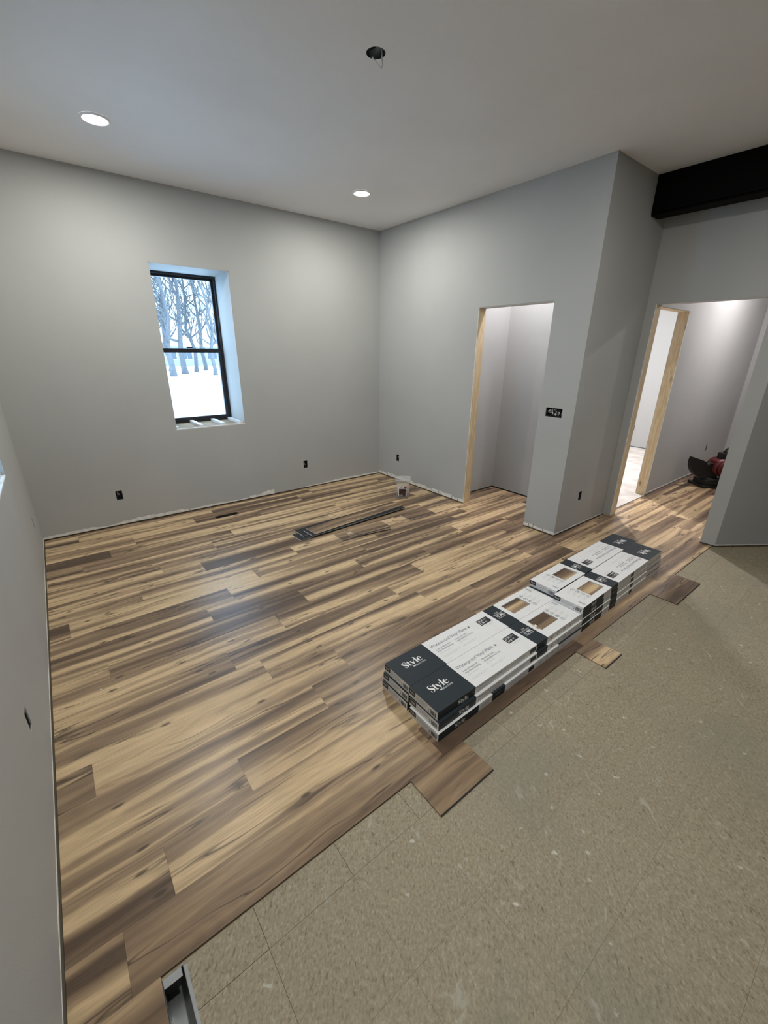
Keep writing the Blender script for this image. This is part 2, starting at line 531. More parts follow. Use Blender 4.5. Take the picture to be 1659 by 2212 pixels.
# ------------------------------------------------------------------ structure: ceiling with the junction box hole
HOLE = (-1.955, -2.520, 0.047)
bm = bmesh.new()
def ring_hole(bm, rect, c, r, z, n=40):
    x0, x1, y0, y1 = rect
    outer = [bm.verts.new(p) for p in ((x0, y0, z), (x1, y0, z), (x1, y1, z), (x0, y1, z))]
    inner = [bm.verts.new((c[0] + r * math.cos(2 * math.pi * i / n), c[1] + r * math.sin(2 * math.pi * i / n), z)) for i in range(n)]
    es = [bm.edges.new((outer[i], outer[(i + 1) % 4])) for i in range(4)] + [bm.edges.new((inner[i], inner[(i + 1) % n])) for i in range(n)]
    bmesh.ops.triangle_fill(bm, use_beauty=True, use_dissolve=False, edges=es)
    return inner, outer
crect = (-4.45, 5.3, -8.5, 0.62)
i0, o0 = ring_hole(bm, crect, HOLE, HOLE[2], H)
i1, o1 = ring_hole(bm, crect, HOLE, HOLE[2], H + 0.2)
for A, B in ((i0, i1), (o0, o1)):
    for q in range(len(A)):
        bm.faces.new((A[q], A[(q + 1) % len(A)], B[(q + 1) % len(A)], B[q]))
bmesh.ops.recalc_face_normals(bm, faces=bm.faces)
tag(from_bm('ceiling', bm, M_CEIL), kind='structure')

# ------------------------------------------------------------------ structure: walls
ZB = 0.012
OUT_W, OUT_H = 0.056, 0.092
SLITS = [-1.535, -1.44, -1.33, -1.22, -1.09, -.99, -.80, -.62, -.38, -.2, -.06, -2.50, -2.55, -2.66]
_sr = random.Random(3)
SLIT_HOLES = [(y - .0035, y + .0035, 0, .012 + _sr.uniform(.02, .045)) for y in SLITS]
def outlet(u, z): return (u - OUT_W / 2, u + OUT_W / 2, z - OUT_H / 2, z + OUT_H / 2)
WIN_B = (-2.605, -1.887, 0.885, 2.385)
WIN_L = (-1.885, -1.175, 0.900, 2.385)      # y range on the left wall
SWITCH = (-2.668, -2.507, 1.113, 1.193)
TH = 0.115
OB = [(-3.219, .311), (-1.175, .311)]
ORr = [(-.413, .307)]
ORt = [(.383, .336)]
OH_ = [(4.03, .352)]
OL = [(-2.905, .350), (-.428, .322)]
def wall(name, rect, holes, w0, w1, fn, mat=None, parent=None):
    o = slab(name, mat or M_WALL, rect, holes, w0, w1, fn, parent)
    return tag(o, kind='structure') if parent is None else o
fy = lambda u, v, w: (u, w, v)      # wall lying along x, depth along y
fx = lambda u, v, w: (w, u, v)      # wall lying along y, depth along x
wall_back = wall('wall_back', (-L - .5, 5.1, ZB, H), [WIN_B] + [outlet(*q) for q in OB], 0.0, 0.55, fy)
wall_right = wall('wall_right', (-W, 0.0, ZB, H), [(-2.440, -1.620, 0, 2.070), SWITCH] + SLIT_HOLES + [outlet(*q) for q in ORr], 0.0, TH, fx)
wall_return = wall('wall_return', (TH, 5.0, ZB, H), [(1.14, 2.07, 0, 2.083)] + [outlet(*q) for q in ORt + OH_], -W, -W + TH, fy)
wall_doorway = wall('wall_doorway', (-3.807, -W, ZB, H), [(-3.693, -2.857, 0, OPEN_H)], X2, X2 + 0.12, fx)
wall_left = wall('wall_left', (-8.1, 0.0, ZB, H), [WIN_L] + [outlet(*q) for q in OL], -L - 0.5, -L, fx)
wall('wall_front', (-L, 3.1, ZB, H), [], -8.45, -8.0, fy)
wall('wall_far_side', (-8.0, -5.1, ZB, H), [], 3.0, 3.1, fx)
DIR = Vector((0.818, -0.575, 0)).normalized()
DN = Vector((-DIR.y, DIR.x, 0))
dorg = Vector((X2, -3.807, 0))
wall_diag = wall('wall_diagonal', (0.0, 2.55, ZB, H), [], 0.0, 0.10, lambda u, v, w: tuple(dorg + DIR * u + DN * w + Vector((0, 0, v))))
wall('wall_closet_back', (-W + TH, -1.28, ZB, H), [], 0.815, 0.93, fx)
wall('wall_closet_side', (TH, 0.815, ZB, H), [], -1.397, -1.28, fy)
wall('wall_hall', (1.10, 5.0, ZB, H), [], -3.87, -3.755, fy)
wall('wall_end', (-3.87, 0.0, ZB, H), [outlet(-1.33, .34)], 5.0, 5.12, fx)

# sole plates set back behind the drywall: the dark line under every wall
def sole(name, parent, *d):
    o = bx(name, M_OLDLUMBER, parent, *d)
    return o
sole('sole_plate', wall_back, -L - .45, 5.05, 0.02, 0.5, -0.008, ZB)
sole('sole_plate', wall_right, 0.014, TH - .014, -1.62, 0.0, -0.008, ZB)
sole('sole_plate', wall_right, 0.014, TH - .014, -W + .014, -2.44, -0.008, ZB)
sole('sole_plate', wall_return, TH, 1.14, -W + .014, -W + TH - .014, -0.008, ZB)
sole('sole_plate', wall_return, 2.07, 5.0, -W + .014, -W + TH - .014, -0.008, ZB)
sole('sole_plate', wall_doorway, X2 + .014, X2 + .106, -3.79, -3.693, -0.008, ZB)
sole('sole_plate', wall_doorway, X2 + .014, X2 + .106, -2.857, -W, -0.008, ZB)
sole('sole_plate', wall_left, -L - .4, -L - .014, -8.0, 0.0, -0.008, ZB)
V, Fc = slab_data(lambda u, v: True, [0.014, 2.5], [-0.008, ZB], 0.014, 0.09, lambda u, v, w: tuple(dorg + DIR * u + DN * w + Vector((0, 0, v))))
fix_normals(from_data('sole_plate', V, Fc, M_OLDLUMBER, wall_diag))

# ragged unpainted drywall strip along the foot of the walls
def ragged(parent, fn, u0, u1, hmin, hmax, seed, step=0.035, slits=True, gaps=()):
    r = random.Random(seed)
    V, Fc = [], []
    u = u0
    h = (hmin + hmax) / 2
    cols = []
    while u < u1 + 1e-6:
        h = min(hmax, max(hmin, h + r.uniform(-1, 1) * (hmax - hmin) * 0.35))
        if any(a < u < b for a, b in gaps): hh = 0.003
        else: hh = h
        cols.append((u, hh))
        u += step * r.uniform(.6, 1.4)
    cols.append((u1, h))
    for (u, hh) in cols:
        for w in (0.0, 0.0012):
            V.append(fn(u, ZB, w)); V.append(fn(u, ZB + hh, w))
    for i in range(len(cols) - 1):
        a, b = 4 * i, 4 * (i + 1)
        Fc += [(a + 2, b + 2, b + 3, a + 3), (a + 1, a + 3, b + 3, b + 1), (a, a + 2, b + 2, b), (a, b, b + 1, a + 1)]
    e = 4 * (len(cols) - 1)
    Fc += [(0, 1, 3, 2), (e, e + 2, e + 3, e + 1)]
    o = fix_normals(from_data('unpainted_strip', V, Fc, M_MUD, parent))
    return o
ragged(wall_back, lambda u, z, w: (u, -w, z), -L + .002, -2.62, 0.012, 0.038, 1)
ragged(wall_back, lambda u, z, w: (u, -w, z), -2.60, -1.95, 0.006, 0.022, 2)
ragged(wall_back, lambda u, z, w: (u, -w, z), -1.93, -1.62, 0.02, 0.060, 3, 0.03)
ragged(wall_back, lambda u, z, w: (u, -w, z), -1.2, -0.002, 0.006, 0.024, 4)
for a, b, lo, hi in ((-1.62, -.002, .024, .045), (-W + .001, -2.44, .020, .036)):
    cuts = [a] + sorted(y for y in SLITS if a < y < b) + [b]
    for q, (c0, c1) in enumerate(zip(cuts, cuts[1:])):
        ragged(wall_right, lambda u, z, w: (-w, u, z), c0 + (.0035 if q else 0), c1 - (.0035 if q < len(cuts) - 2 else 0), lo, hi, 50 + q, 0.02)
ragged(wall_return, lambda u, z, w: (u, -W - w, z), 0.001, X2 - .001, 0.010, 0.020, 7)
ragged(wall_left, lambda u, z, w: (-L + w, u, z), -5.4, -0.002, 0.004, 0.014, 8)
ragged(wall_diag, lambda u, z, w: tuple(dorg + DIR * u - DN * w + Vector((0, 0, z))), 0.0, 1.6, 0.010, 0.020, 9)
ragged(wall_return, lambda u, z, w: (u, -W - w, z), 2.08, 4.99, 0.012, 0.020, 10)
for y0, y1 in ((-1.58, -.02), (-2.74, -2.482)):
    bx('slit_backing', M_OLDLUMBER, wall_right, .050, .062, y0, y1, ZB - .001, .070)  # board added behind the slits to stop light leaking through the wall

# rough-opening lumber
def stud(name, *d):
    return tag(bx(name, M_LUMBER, None, *d, bevel=0.002), kind='structure')
stud('trim_1', 0.004, TH - .004, -1.6205, -1.582, 0.0, 2.070)
stud('trim_2', 0.004, TH - .004, -2.48, -2.4395, 0.0, 2.070)
stud('trim_3', X2 + .003, X2 + .117, -2.8575, -2.784, 0.0, OPEN_H)
stud('trim_4', 2.0695, 2.110, -W + .004, -W + TH - .004, 0.0, 2.083)
stud('trim_5', 1.10, 1.1405, -W + .004, -W + TH - .004, 0.0, 2.083)
tag(bx('trim_6', M_WIRE, None, X2 + .003, X2 + .117, -3.693, -2.857, OPEN_H - .004, OPEN_H + .03), kind='structure')
tag(bx('trim_7', M_WIRE, None, .004, TH - .004, -2.44, -1.62, 2.064, 2.10), kind='structure')
tag(bx('trim_8', M_LUMBER, None, 1.14, 2.07, -W + .004, -W + TH - .004, 2.078, 2.12), kind='structure')

# chewed drywall edge running up beside a rough opening
def jamb_edge(parent, fn, z0, z1, seed, amp=0.012):
    r = random.Random(seed)
    V, Fc, n = [], [], 46
    for i in range(n + 1):
        z = z0 + (z1 - z0) * i / n
        for w in (0, 0.003):
            V.append(fn(0.0, z, w)); V.append(fn(0.006 + r.random() * amp, z, w))
    for i in range(n):
        a, b = 4 * i, 4 * (i + 1)
        Fc += [(a + 2, a + 3, b + 3, b + 2), (a + 1, b + 1, b + 3, a + 3), (a, b, b + 1, a + 1), (a, a + 2, b + 2, b)]
    return fix_normals(from_data('torn_drywall_edge', V, Fc, M_MUD, parent))
jamb_edge(wall_right, lambda u, z, w: (0.0005 + w, -1.619 - u * .45, z), ZB, 2.07, 1)
jamb_edge(wall_doorway, lambda u, z, w: (X2 - .0005 + w, -2.856 - u * .7, z), ZB, OPEN_H, 2)
jamb_edge(wall_return, lambda u, z, w: (2.071 - u * .8, -W + .0005 + w, z), ZB, 2.083, 3)

# black steel beam
bm = bmesh.new()
prof = [(.694, 2.716), (.836, 2.716), (.836, 2.730), (.775, 2.734), (.775, 2.978), (.836, 2.982), (.836, 2.9965), (.694, 2.9965), (.694, 2.982), (.757, 2.978), (.757, 2.734), (.694, 2.730)]
A = [bm.verts.new((x, -W - .0005, z)) for x, z in prof]
B = [bm.verts.new((x, -7.99, z)) for x, z in prof]
for q in range(len(prof)):
    bm.faces.new((A[q], A[(q + 1) % len(prof)], B[(q + 1) % len(prof)], B[q]))
bm.faces.new(A); bm.faces.new(B[::-1])
bmesh.ops.recalc_face_normals(bm, faces=bm.faces)
beam = tag(empty('steel_beam', (.765, -W, 2.716)), 'black painted steel beam running under the ceiling', 'beam')
beam_me = from_bm('beam_profile', bm, M_BLACKSTEEL)
beam_me.parent = beam; beam_me.matrix_parent_inverse = Matrix.Translation((.765, -W, 2.716)).inverted()
plate = bx('cover_plate', M_BLACKSTEEL, None, .688, .6935, -7.99, -W - .001, 2.735, 2.9955)
plate.parent = beam; plate.matrix_parent_inverse = Matrix.Translation((.765, -W, 2.716)).inverted()

# ------------------------------------------------------------------ windows
def build_window(idx, u0, u1, z0, z1, fn, d_in, depth):
    """fn(u, z, w): w = depth into the wall"""
    def box(name, a, b, c, d, w0, w1, mat, parent=None):
        V, Fc = slab_data(lambda u, v: True, [a, b], [c, d], w0, w1, fn)
        return fix_normals(from_data(name, V, Fc, mat, parent))
    w0 = d_in
    V, Fc = slab_data(lambda u, v: not (u0 + .024 < u < u1 - .024 and z0 + .024 < v < z1 - .024),
                      [u0 - .002, u0 + .024, u1 - .024, u1 + .002], [z0 - .002, z0 + .024, z1 - .024, z1 + .002], w0, w0 + .075, fn)
    fr = fix_normals(from_data('window_%d' % idx, V, Fc, M_SASH))
    tag(fr, kind='structure')
    zm = (z0 + z1) / 2 + .015
    for nm, a, b, wq, t in (('lower_sash', z0 + .02, zm + .018, w0 + .010, .042), ('upper_sash', zm - .018, z1 - .02, w0 + .042, .028)):
        V, Fc = slab_data(lambda u, v: not (u0 + .02 + t < u < u1 - .02 - t and a + t < v < b - t),
                          [u0 + .02, u0 + .02 + t, u1 - .02 - t  , u1 - .02], [a, a + t, b - t, b], wq, wq + .03, fn)
        s = fix_normals(from_data(nm, V, Fc, M_SASH, fr))
        box('pane', u0 + .02 + t - .004, u1 - .02 - t + .004, a + t - .004, b - t + .004, wq + .012, wq + .016, M_GLASS, s)
    lk = box('sash_lock', (u0 + u1) / 2 - .03, (u0 + u1) / 2 + .03, zm + .020, zm + .034, w0 + .012, w0 + .038, M_SASH, fr)
    # plastered returns lining the deep opening
    box('return_lining', u0 - .001, u0 + .006, z0, z1, 0.001, w0, M_WALL, fr)
    box('return_lining', u1 - .006, u1 + .001, z0, z1, 0.001, w0, M_WALL, fr)
    box('return_lining', u0, u1, z1 - .006, z1 + .001, 0.001, w0, M_WALL, fr)
    # unfinished sill: recessed lumber bed with three light furring strips
    box('sill_bed', u0, u1, z0 - .001, z0 + .004, 0.003, w0, M_OLDLUMBER, fr)
    for fpos in (.02, .36, .68, .95):
        c = u0 + (u1 - u0) * fpos
        box('sill_strip', c - .019, c + .019, z0 + .003, z0 + .030, 0.02, w0, M_PRIMER, fr)
    box('sill_edge', u0, u1, z0 - .001, z0 + .010, 0.0005, 0.02, M_PRIMER, fr)
    return fr
build_window(1, *WIN_B, lambda u, z, w: (u, w, z), 0.42, 0.55)
build_window(2, *WIN_L, lambda u, z, w: (-L - w, u, z), 0.40, 0.50)

# ------------------------------------------------------------------ electrical boxes
def elec_box(u, z, fn, label, w=OUT_W, h=OUT_H, double=False, group=None):
    e = empty('electrical_box', fn(u, z - h / 2, 0))
    V, Fc = slab_data(lambda a, b: not (u - w / 2 + .003 < a < u + w / 2 - .003 and z - h / 2 + .003 < b < z + h / 2 - .003),
                      [u - w / 2, u - w / 2 + .003, u + w / 2 - .003, u + w / 2], [z - h / 2, z - h / 2 + .003, z + h / 2 - .003, z + h / 2], 0.004, 0.065, fn)
    inv = Matrix.Translation(e.location).inverted()
    a = fix_normals(from_data('box_shell', V, Fc, M_BOXPLASTIC, e)); a.matrix_parent_inverse = inv
    V, Fc = slab_data(lambda a, b: True, [u - w / 2, u + w / 2], [z - h / 2, z + h / 2], 0.062, 0.068, fn)
    b = fix_normals(from_data('box_back', V, Fc, M_BOXPLASTIC, e)); b.matrix_parent_inverse = inv
    r = random.Random(int(abs(u) * 1000))
    for q in range(16 if double else 2):
        bm = bmesh.new()
        cu = u + r.uniform(-.36, .36) * w
        pts = [fn(cu + r.uniform(-.14, .14) * w, z + r.uniform(-.36, .36) * h, .016 + .04 * s / 4) for s in range(5)]
        tube(bm, pts, .0042 if double else .0035, 6)
        c = from_bm('cable_end', bm, M_CABLE if q % 2 == 0 else M_BLACKINK, e); c.matrix_parent_inverse = inv
    tag(e, label, 'electrical box', group)
    return e
elec_box(*OB[0], lambda u, z, w: (u, w, z), 'empty outlet box in back wall, on the side of the window away from the bucket')
elec_box(*OB[1], lambda u, z, w: (u, w, z), 'empty outlet box in back wall between window and room corner')
elec_box(*ORr[0], lambda u, z, w: (w, u, z), 'empty outlet box in wall right above the plastic tub')
elec_box(*ORt[0], lambda u, z, w: (u, -W + w, z), 'empty outlet box low beside hallway opening')
elec_box(*OH_[0], lambda u, z, w: (u, -W + w, z), 'outlet box in the hallway wall above the power tool')
elec_box(*OL[0], lambda u, z, w: (-L - w, u, z), 'outlet box in left wall beside the two white crumbs')
elec_box(*OL[1], lambda u, z, w: (-L - w, u, z), 'outlet box in left wall close to the back corner')
elec_box(-1.33, .34, lambda u, z, w: (5.0 + w, u, z), 'outlet box in end wall of the pale floored side room')
elec_box((SWITCH[0] + SWITCH[1]) / 2, (SWITCH[2] + SWITCH[3]) / 2, lambda u, z, w: (w, u, z), 'wide switch box full of cables beside closet opening',
         SWITCH[1] - SWITCH[0], SWITCH[3] - SWITCH[2], True)

# ceiling junction box with hanging cable
e = empty('ceiling_junction_box', (HOLE[0], HOLE[1], H))
bm = bmesh.new()
lathe(bm, [(.0465, 0.001), (.0465, .055), (.001, .055)], 32)
lathe(bm, [(.0445, 0.001), (.0445, .053), (.001, .053)], 32)
from_bm('box_shell', bm, M_GALV, e)
bm = bmesh.new()
for a, b in ((0.6, .02), (2.4, .024), (4.0, .018)):
    tube(bm, [(.035 * math.cos(a), .035 * math.sin(a), .05), (b * math.cos(a + .8), b * math.sin(a + .8), .03), (.03 * math.cos(a + 1.6), .03 * math.sin(a + 1.6), .015), (.01 * math.cos(a + 2), .01 * math.sin(a + 2), .04)], .004, 6)
from_bm('folded_cables', bm, M_BOXPLASTIC, e)
bm = bmesh.new()
rr = Vector((_rt.x, _rt.y, 0)); ff = Vector((_fw.x, _fw.y, 0)).normalized()
pts = [rr * .028 + Vector((0, 0, .03)), rr * .030 + Vector((0, 0, -.02)), rr * .034 - ff * .02 + Vector((0, 0, -.055)), rr * .028 - ff * .03 + Vector((0, 0, -.070)),
       rr * .018 - ff * .032 + Vector((0, 0, -.062)), -rr * .012 - ff * .02 + Vector((0, 0, -.030)), -rr * .016 - ff * .02 + Vector((0, 0, -.024))]
tube(bm, pts, .003, 8)
from_bm('hanging_cable', bm, M_CABLE, e)
tag(e, 'round open junction box in ceiling with bent cable hanging out', 'junction box')

# ------------------------------------------------------------------ lamps
def downlight(x, y, z, label, watts, col, spread=180, off=None):
    """off: where an unseen lamp hangs; its objects' names then end in _offscreen"""
    e = empty('recessed_downlight' if off is None else 'recessed_downlight_%s_offscreen' % off, (x, y, z))
    bm = bmesh.new()
    lathe(bm, [(.086, -0.0002), (.086, -.004), (.080, -.008), (.071, -.0085), (.070, -.005)], 40)
    from_bm('trim_ring', bm, M_LAMPTRIM, e)
    bm = bmesh.new()
    rg = lathe(bm, [(.070, -.005), (.045, -.0065), (.002, -.007)], 40)
    bm.faces.new(rg[-1])
    bmesh.ops.recalc_face_normals(bm, faces=bm.faces)
    from_bm('lens' if off is None else 'lens_%s_offscreen' % off, bm, M_LENS, e)
    nm = 'lamp_light' if off is None else 'lamp_light_%s_offscreen' % off
    ld = bpy.data.lights.new(nm, 'AREA')
    ld.shape = 'DISK'; ld.size = .13; ld.energy = watts; ld.color = col; ld.spread = math.radians(spread)
    lo = bpy.data.objects.new(nm, ld)
    lo.location = (0, 0, -.012)
    link(lo, e)
    return tag(e, label, 'light')
downlight(-2.955, -.930, H, 'lit round downlight in ceiling in front of the window', LAMP_W, LAMP_COL)
downlight(-.914, -.918, H, 'lit round downlight in ceiling near the room corner', LAMP_W, LAMP_COL)
# the same fixture repeats on the other side of the ceiling box; the beam's shadow on the doorway wall comes from there
downlight(-2.955, -4.11, H, 'lit round downlight above bare tile floor beside left wall', LAMP_W, LAMP_COL, off='left')
downlight(-.914, -4.11, H, 'lit round downlight above the stacked flooring cartons', LAMP_W, LAMP_COL, off='right')
# lamps of the lit closet, hallway and side room, hidden behind walls and door heads
downlight(.45, -1.95, H, 'lit round downlight inside the closet', CLOSET_W, (1, .93, .95), off='closet')
downlight(3.2, -3.44, H, 'lit round downlight in the hallway', HALL_W, (1, .92, .92), off='hall')
downlight(2.9, -1.3, H, 'lit round downlight in the side room', SIDE_W, (1, .96, .97), off='side_room')

# ------------------------------------------------------------------ floor ducts
def duct(name, h, depth, label):
    x0, x1, y0, y1 = h
    e = empty(name, ((x0 + x1) / 2, (y0 + y1) / 2, -depth))
    inv = Matrix.Translation(e.location).inverted()
    t = .0012
    V, Fc = slab_data(lambda u, v: not (x0 + t < u < x1 - t and y0 + t < v < y1 - t), [x0, x0 + t, x1 - t, x1], [y0, y0 + t, y1 - t, y1], -depth, -.0055, lambda u, v, w: (u, v, w))
    o = fix_normals(from_data('duct_wall', V, Fc, M_GALV, e)); o.matrix_parent_inverse = inv
    bm = bmesh.new()
    n = 10
    prev = None
    for i in range(n + 1):      # curved elbow inside the boot
        a = math.pi / 2 * i / n
        yy = y0 + t + (y1 - y0 - 2 * t) * (1 - math.cos(a)); zz = -depth + .01 + (depth - .05) * math.sin(a) * .8
        cur = (bm.verts.new((x0 + t, yy, zz)), bm.verts.new((x1 - t, yy, zz)))
        if prev: f = bm.faces.new((prev[0], prev[1], cur[1], cur[0])); f.smooth = True
        prev = cur
    o = from_bm('duct_elbow', bm, M_GALV, e); o.matrix_parent_inverse = inv
    return tag(e, label, 'floor duct')
M_FLANGE = plain('flange_metal', (.36, .38, .40), .5, .3)
d1 = duct('floor_duct', HV, .28, 'open galvanised floor duct where planks meet bare tile')
inv = Matrix.Translation(d1.location).inverted()
bm = bmesh.new()
add_box(bm, HV[1], HV[1] + .009, HV[2], HV[3] - .004, -.005, -.0035)
add_box(bm, HV[0] + .002, HV[1] - .006, HV[3] - .024, HV[3] - .001, -.0048, -.0036)
o = from_bm('duct_flange', bm, M_FLANGE, d1); o.matrix_parent_inverse = inv
duct('floor_duct', HB, .19, 'open floor duct cut in planks under the window')

# ------------------------------------------------------------------ flooring cartons
_txt = {}
def text_poly(s, size, bold=False):
    key = (s, size, bold)
    if key in _txt: return _txt[key]
    cu = bpy.data.curves.new('txt', 'FONT')
    cu.body = s; cu.size = size; cu.resolution_u = 2
    if bold: cu.offset = size * 0.018
    o = bpy.data.objects.new('txt', cu); COL.objects.link(o)
    dg = bpy.context.evaluated_depsgraph_get()
    me = o.evaluated_get(dg).to_mesh()
    V = [(v.co.x, v.co.y) for v in me.vertices]; Fc = [tuple(p.vertices) for p in me.polygons]
    o.evaluated_get(dg).to_mesh_clear()
    bpy.data.objects.remove(o); bpy.data.curves.remove(cu)
    _txt[key] = (V, Fc)
    return _txt[key]

def arc(cx, cy, rx, ry, a0, a1, n=14):
    return [(cx + rx * math.cos(math.radians(a0 + (a1 - a0) * i / n)), cy + ry * math.sin(math.radians(a0 + (a1 - a0) * i / n))) for i in range(n + 1)]
def stroke(pts, ws):
    """ribbon along pts with widths ws -> quads"""
    V, Fc = [], []
    for i, p in enumerate(pts):
        a = Vector(pts[max(i - 1, 0)]); b = Vector(pts[min(i + 1, len(pts) - 1)])
        d = (b - a).normalized(); nrm = Vector((-d.y, d.x))
        w = ws[i] if isinstance(ws, list) else ws
        V += [tuple(Vector(p) + nrm * w / 2), tuple(Vector(p) - nrm * w / 2)]
    for i in range(len(pts) - 1): Fc.append((2 * i, 2 * i + 1, 2 * i + 3, 2 * i + 2))
    return V, Fc
def merge(parts):
    V, Fc = [], []
    for v, f in parts:
        o = len(V); V += v; Fc += [tuple(i + o for i in q) for q in f]
    return V, Fc
def quad(x0, y0, x1, y1): return [(x0, y0), (x1, y0), (x1, y1), (x0, y1)], [(0, 1, 2, 3)]
def disc(cx, cy, r, n=16):
    return [(cx + r * math.cos(2 * math.pi * i / n), cy + r * math.sin(2 * math.pi * i / n)) for i in range(n)], [tuple(range(n))]
def ringp(cx, cy, r0, r1, n=18):
    V, Fc = [], []
    for i in range(n):
        a = 2 * math.pi * i / n
        V += [(cx + r0 * math.cos(a), cy + r0 * math.sin(a)), (cx + r1 * math.cos(a), cy + r1 * math.sin(a))]
    for i in range(n): Fc.append((2 * i, 2 * i + 1, 2 * ((i + 1) % n) + 1, 2 * ((i + 1) % n)))
    return V, Fc

def style_logo():
    """high contrast fat-face lettering of the carton brand, x-height 1, baseline 0"""
    P = []
    # S: thin terminals, fat diagonal spine
    S = arc(.52, 1.12, .40, .34, 20, 150, 8) + [(.22, .98), (.34, .82), (.56, .66), (.76, .50), (.84, .34)] + arc(.50, .30, .36, .32, 0, -140, 9)
    n = len(S); ws = []
    for i in range(n):
        t = i / (n - 1)
        ws.append(.07 + .36 * math.exp(-((t - .5) / .17) ** 2))
    P.append(stroke(S, ws))
    P.append(quad(.80, 1.06, .92, 1.34)); P.append(quad(.12, .04, .23, .36))
    # t
    P.append(quad(1.16, .10, 1.46, 1.28)); P.append(quad(1.02, .93, 1.66, 1.0))
    P.append(stroke(arc(1.50, .22, .20, .22, 180, 330, 8), [.26, .22, .18, .14, .11, .09, .07, .06, .06]))
    # y : fat left diagonal, hairline right, swinging tail with ball
    P.append(([(1.66, 1.0), (1.98, 1.0), (2.34, .20), (2.16, -.06)], [(0, 1, 2, 3)]))
    P.append(stroke([(2.62, .98), (2.42, .50), (2.20, -.06), (2.02, -.38), (1.80, -.50)], [.07, .07, .08, .09, .10]))
    P.append(disc(1.70, -.40, .14)); P.append(quad(2.46, .94, 2.78, 1.0)); P.append(quad(1.60, .94, 2.06, 1.0))
    # l
    P.append(quad(2.86, .0, 3.16, 1.52)); P.append(quad(2.74, 1.46, 3.16, 1.52)); P.append(quad(2.76, 0, 3.26, .06))
    # e
    E_ = arc(3.84, .50, .38, .50, 8, 320, 20)
    n = len(E_)
    P.append(stroke(E_, [.07 + .30 * math.exp(-((i / (n - 1) - .55) / .22) ** 2) for i in range(n)]))
    P.append(quad(3.56, .52, 4.24, .60)); P.append(([(4.08, .54), (4.24, .54), (4.20, .80), (4.04, .92)], [(0, 1, 2, 3)]))
    # long swoosh under the word from the y tail
    P.append(stroke([(1.80, -.50), (2.05, -.52), (2.35, -.40), (2.55, -.22)], [.05, .05, .04, .02]))
    return merge(P)
STYLE = style_logo()

class Print:
    """flat ink collected per colour on the faces of a carton"""
    def __init__(s): s.d = {}
    def add(s, key, poly, org, u, v, sc=1.0, at=(0, 0), lift=.0004):
        V, Fc = poly
        D = s.d.setdefault(key, ([], []))
        o = len(D[0]); org, u, v = Vector(org), Vector(u), Vector(v)
        n = u.cross(v)
        for x, y in V: D[0].append(org + u * (x * sc + at[0]) + v * (y * sc + at[1]) + n * lift)
        D[1].extend(tuple(i + o for i in q) for q in Fc)
def tw(s, size, bold=False):
    V = text_poly(s, size, bold)[0]
    return max(x for x, y in V) - min(x for x, y in V)
BL, BW, BH = 1.266, 0.197, 0.0466
S1, S2, S3 = 0.258, 0.776, 0.880
WX0, WX1, WY0, WY1 = 0.915, 1.085, -0.038, 0.058

def carton_faces(torn=False):
    """carton shell in local space: near (brand) end at x = 0; material 0 white, 1 navy, 2 dark ink"""
    bm = bmesh.new()
    y0, y1 = -BW / 2, BW / 2
    def q(p, mi):
        f = bm.faces.new([bm.verts.new(v) for v in p]); f.material_index = mi
    def top(a, b, c, d, mi): q([(a, c, BH), (b, c, BH), (b, d, BH), (a, d, BH)], mi)
    top(0, S1, y0, y1, 1); top(S1, S2, y0, y1, 0); top(S2, S3, y0, y1, 1)
    top(S3, WX0, y0, y1, 0); top(WX1, BL, y0, y1, 0); top(WX0, WX1, y0, WY0, 0); top(WX0, WX1, WY1, y1, 0)
    zr = BH - .006      # recess of the cut-out
    q([(WX0, WY0, BH), (WX1, WY0, BH), (WX1, WY0, zr), (WX0, WY0, zr)], 0)
    q([(WX0, WY1, BH), (WX0, WY1, zr), (WX1, WY1, zr), (WX1, WY1, BH)], 0)
    q([(WX0, WY0, BH), (WX0, WY0, zr), (WX0, WY1, zr), (WX0, WY1, BH)], 0)
    q([(WX1, WY0, BH), (WX1, WY1, BH), (WX1, WY1, zr), (WX1, WY0, zr)], 0)
    q([(0, y0, 0), (0, y1, 0), (BL, y1, 0), (BL, y0, 0)], 0)
    for a, b, m in ((0, S1, 1), (S1, S2, 0), (S2, S3, 1), (S3, BL, 0)):       # side with long text
        q([(a, y0, 0), (b, y0, 0), (b, y0, BH), (a, y0, BH)], m)
    for a, b, m in ((0, S2, 0), (S2, S3, 1), (S3, .986, 0), (.986, BL, 1)):   # other side
        q([(b, y1, 0), (a, y1, 0), (a, y1, BH), (b, y1, BH)], m)
    q([(0, y1, 0), (0, y0, 0), (0, y0, BH), (0, y1, BH)], 0)
    q([(BL, y0, 0), (BL, y1, 0), (BL, y1, BH), (BL, y0, BH)], 0)
    bmesh.ops.remove_doubles(bm, verts=bm.verts, dist=1e-5)
    return bm

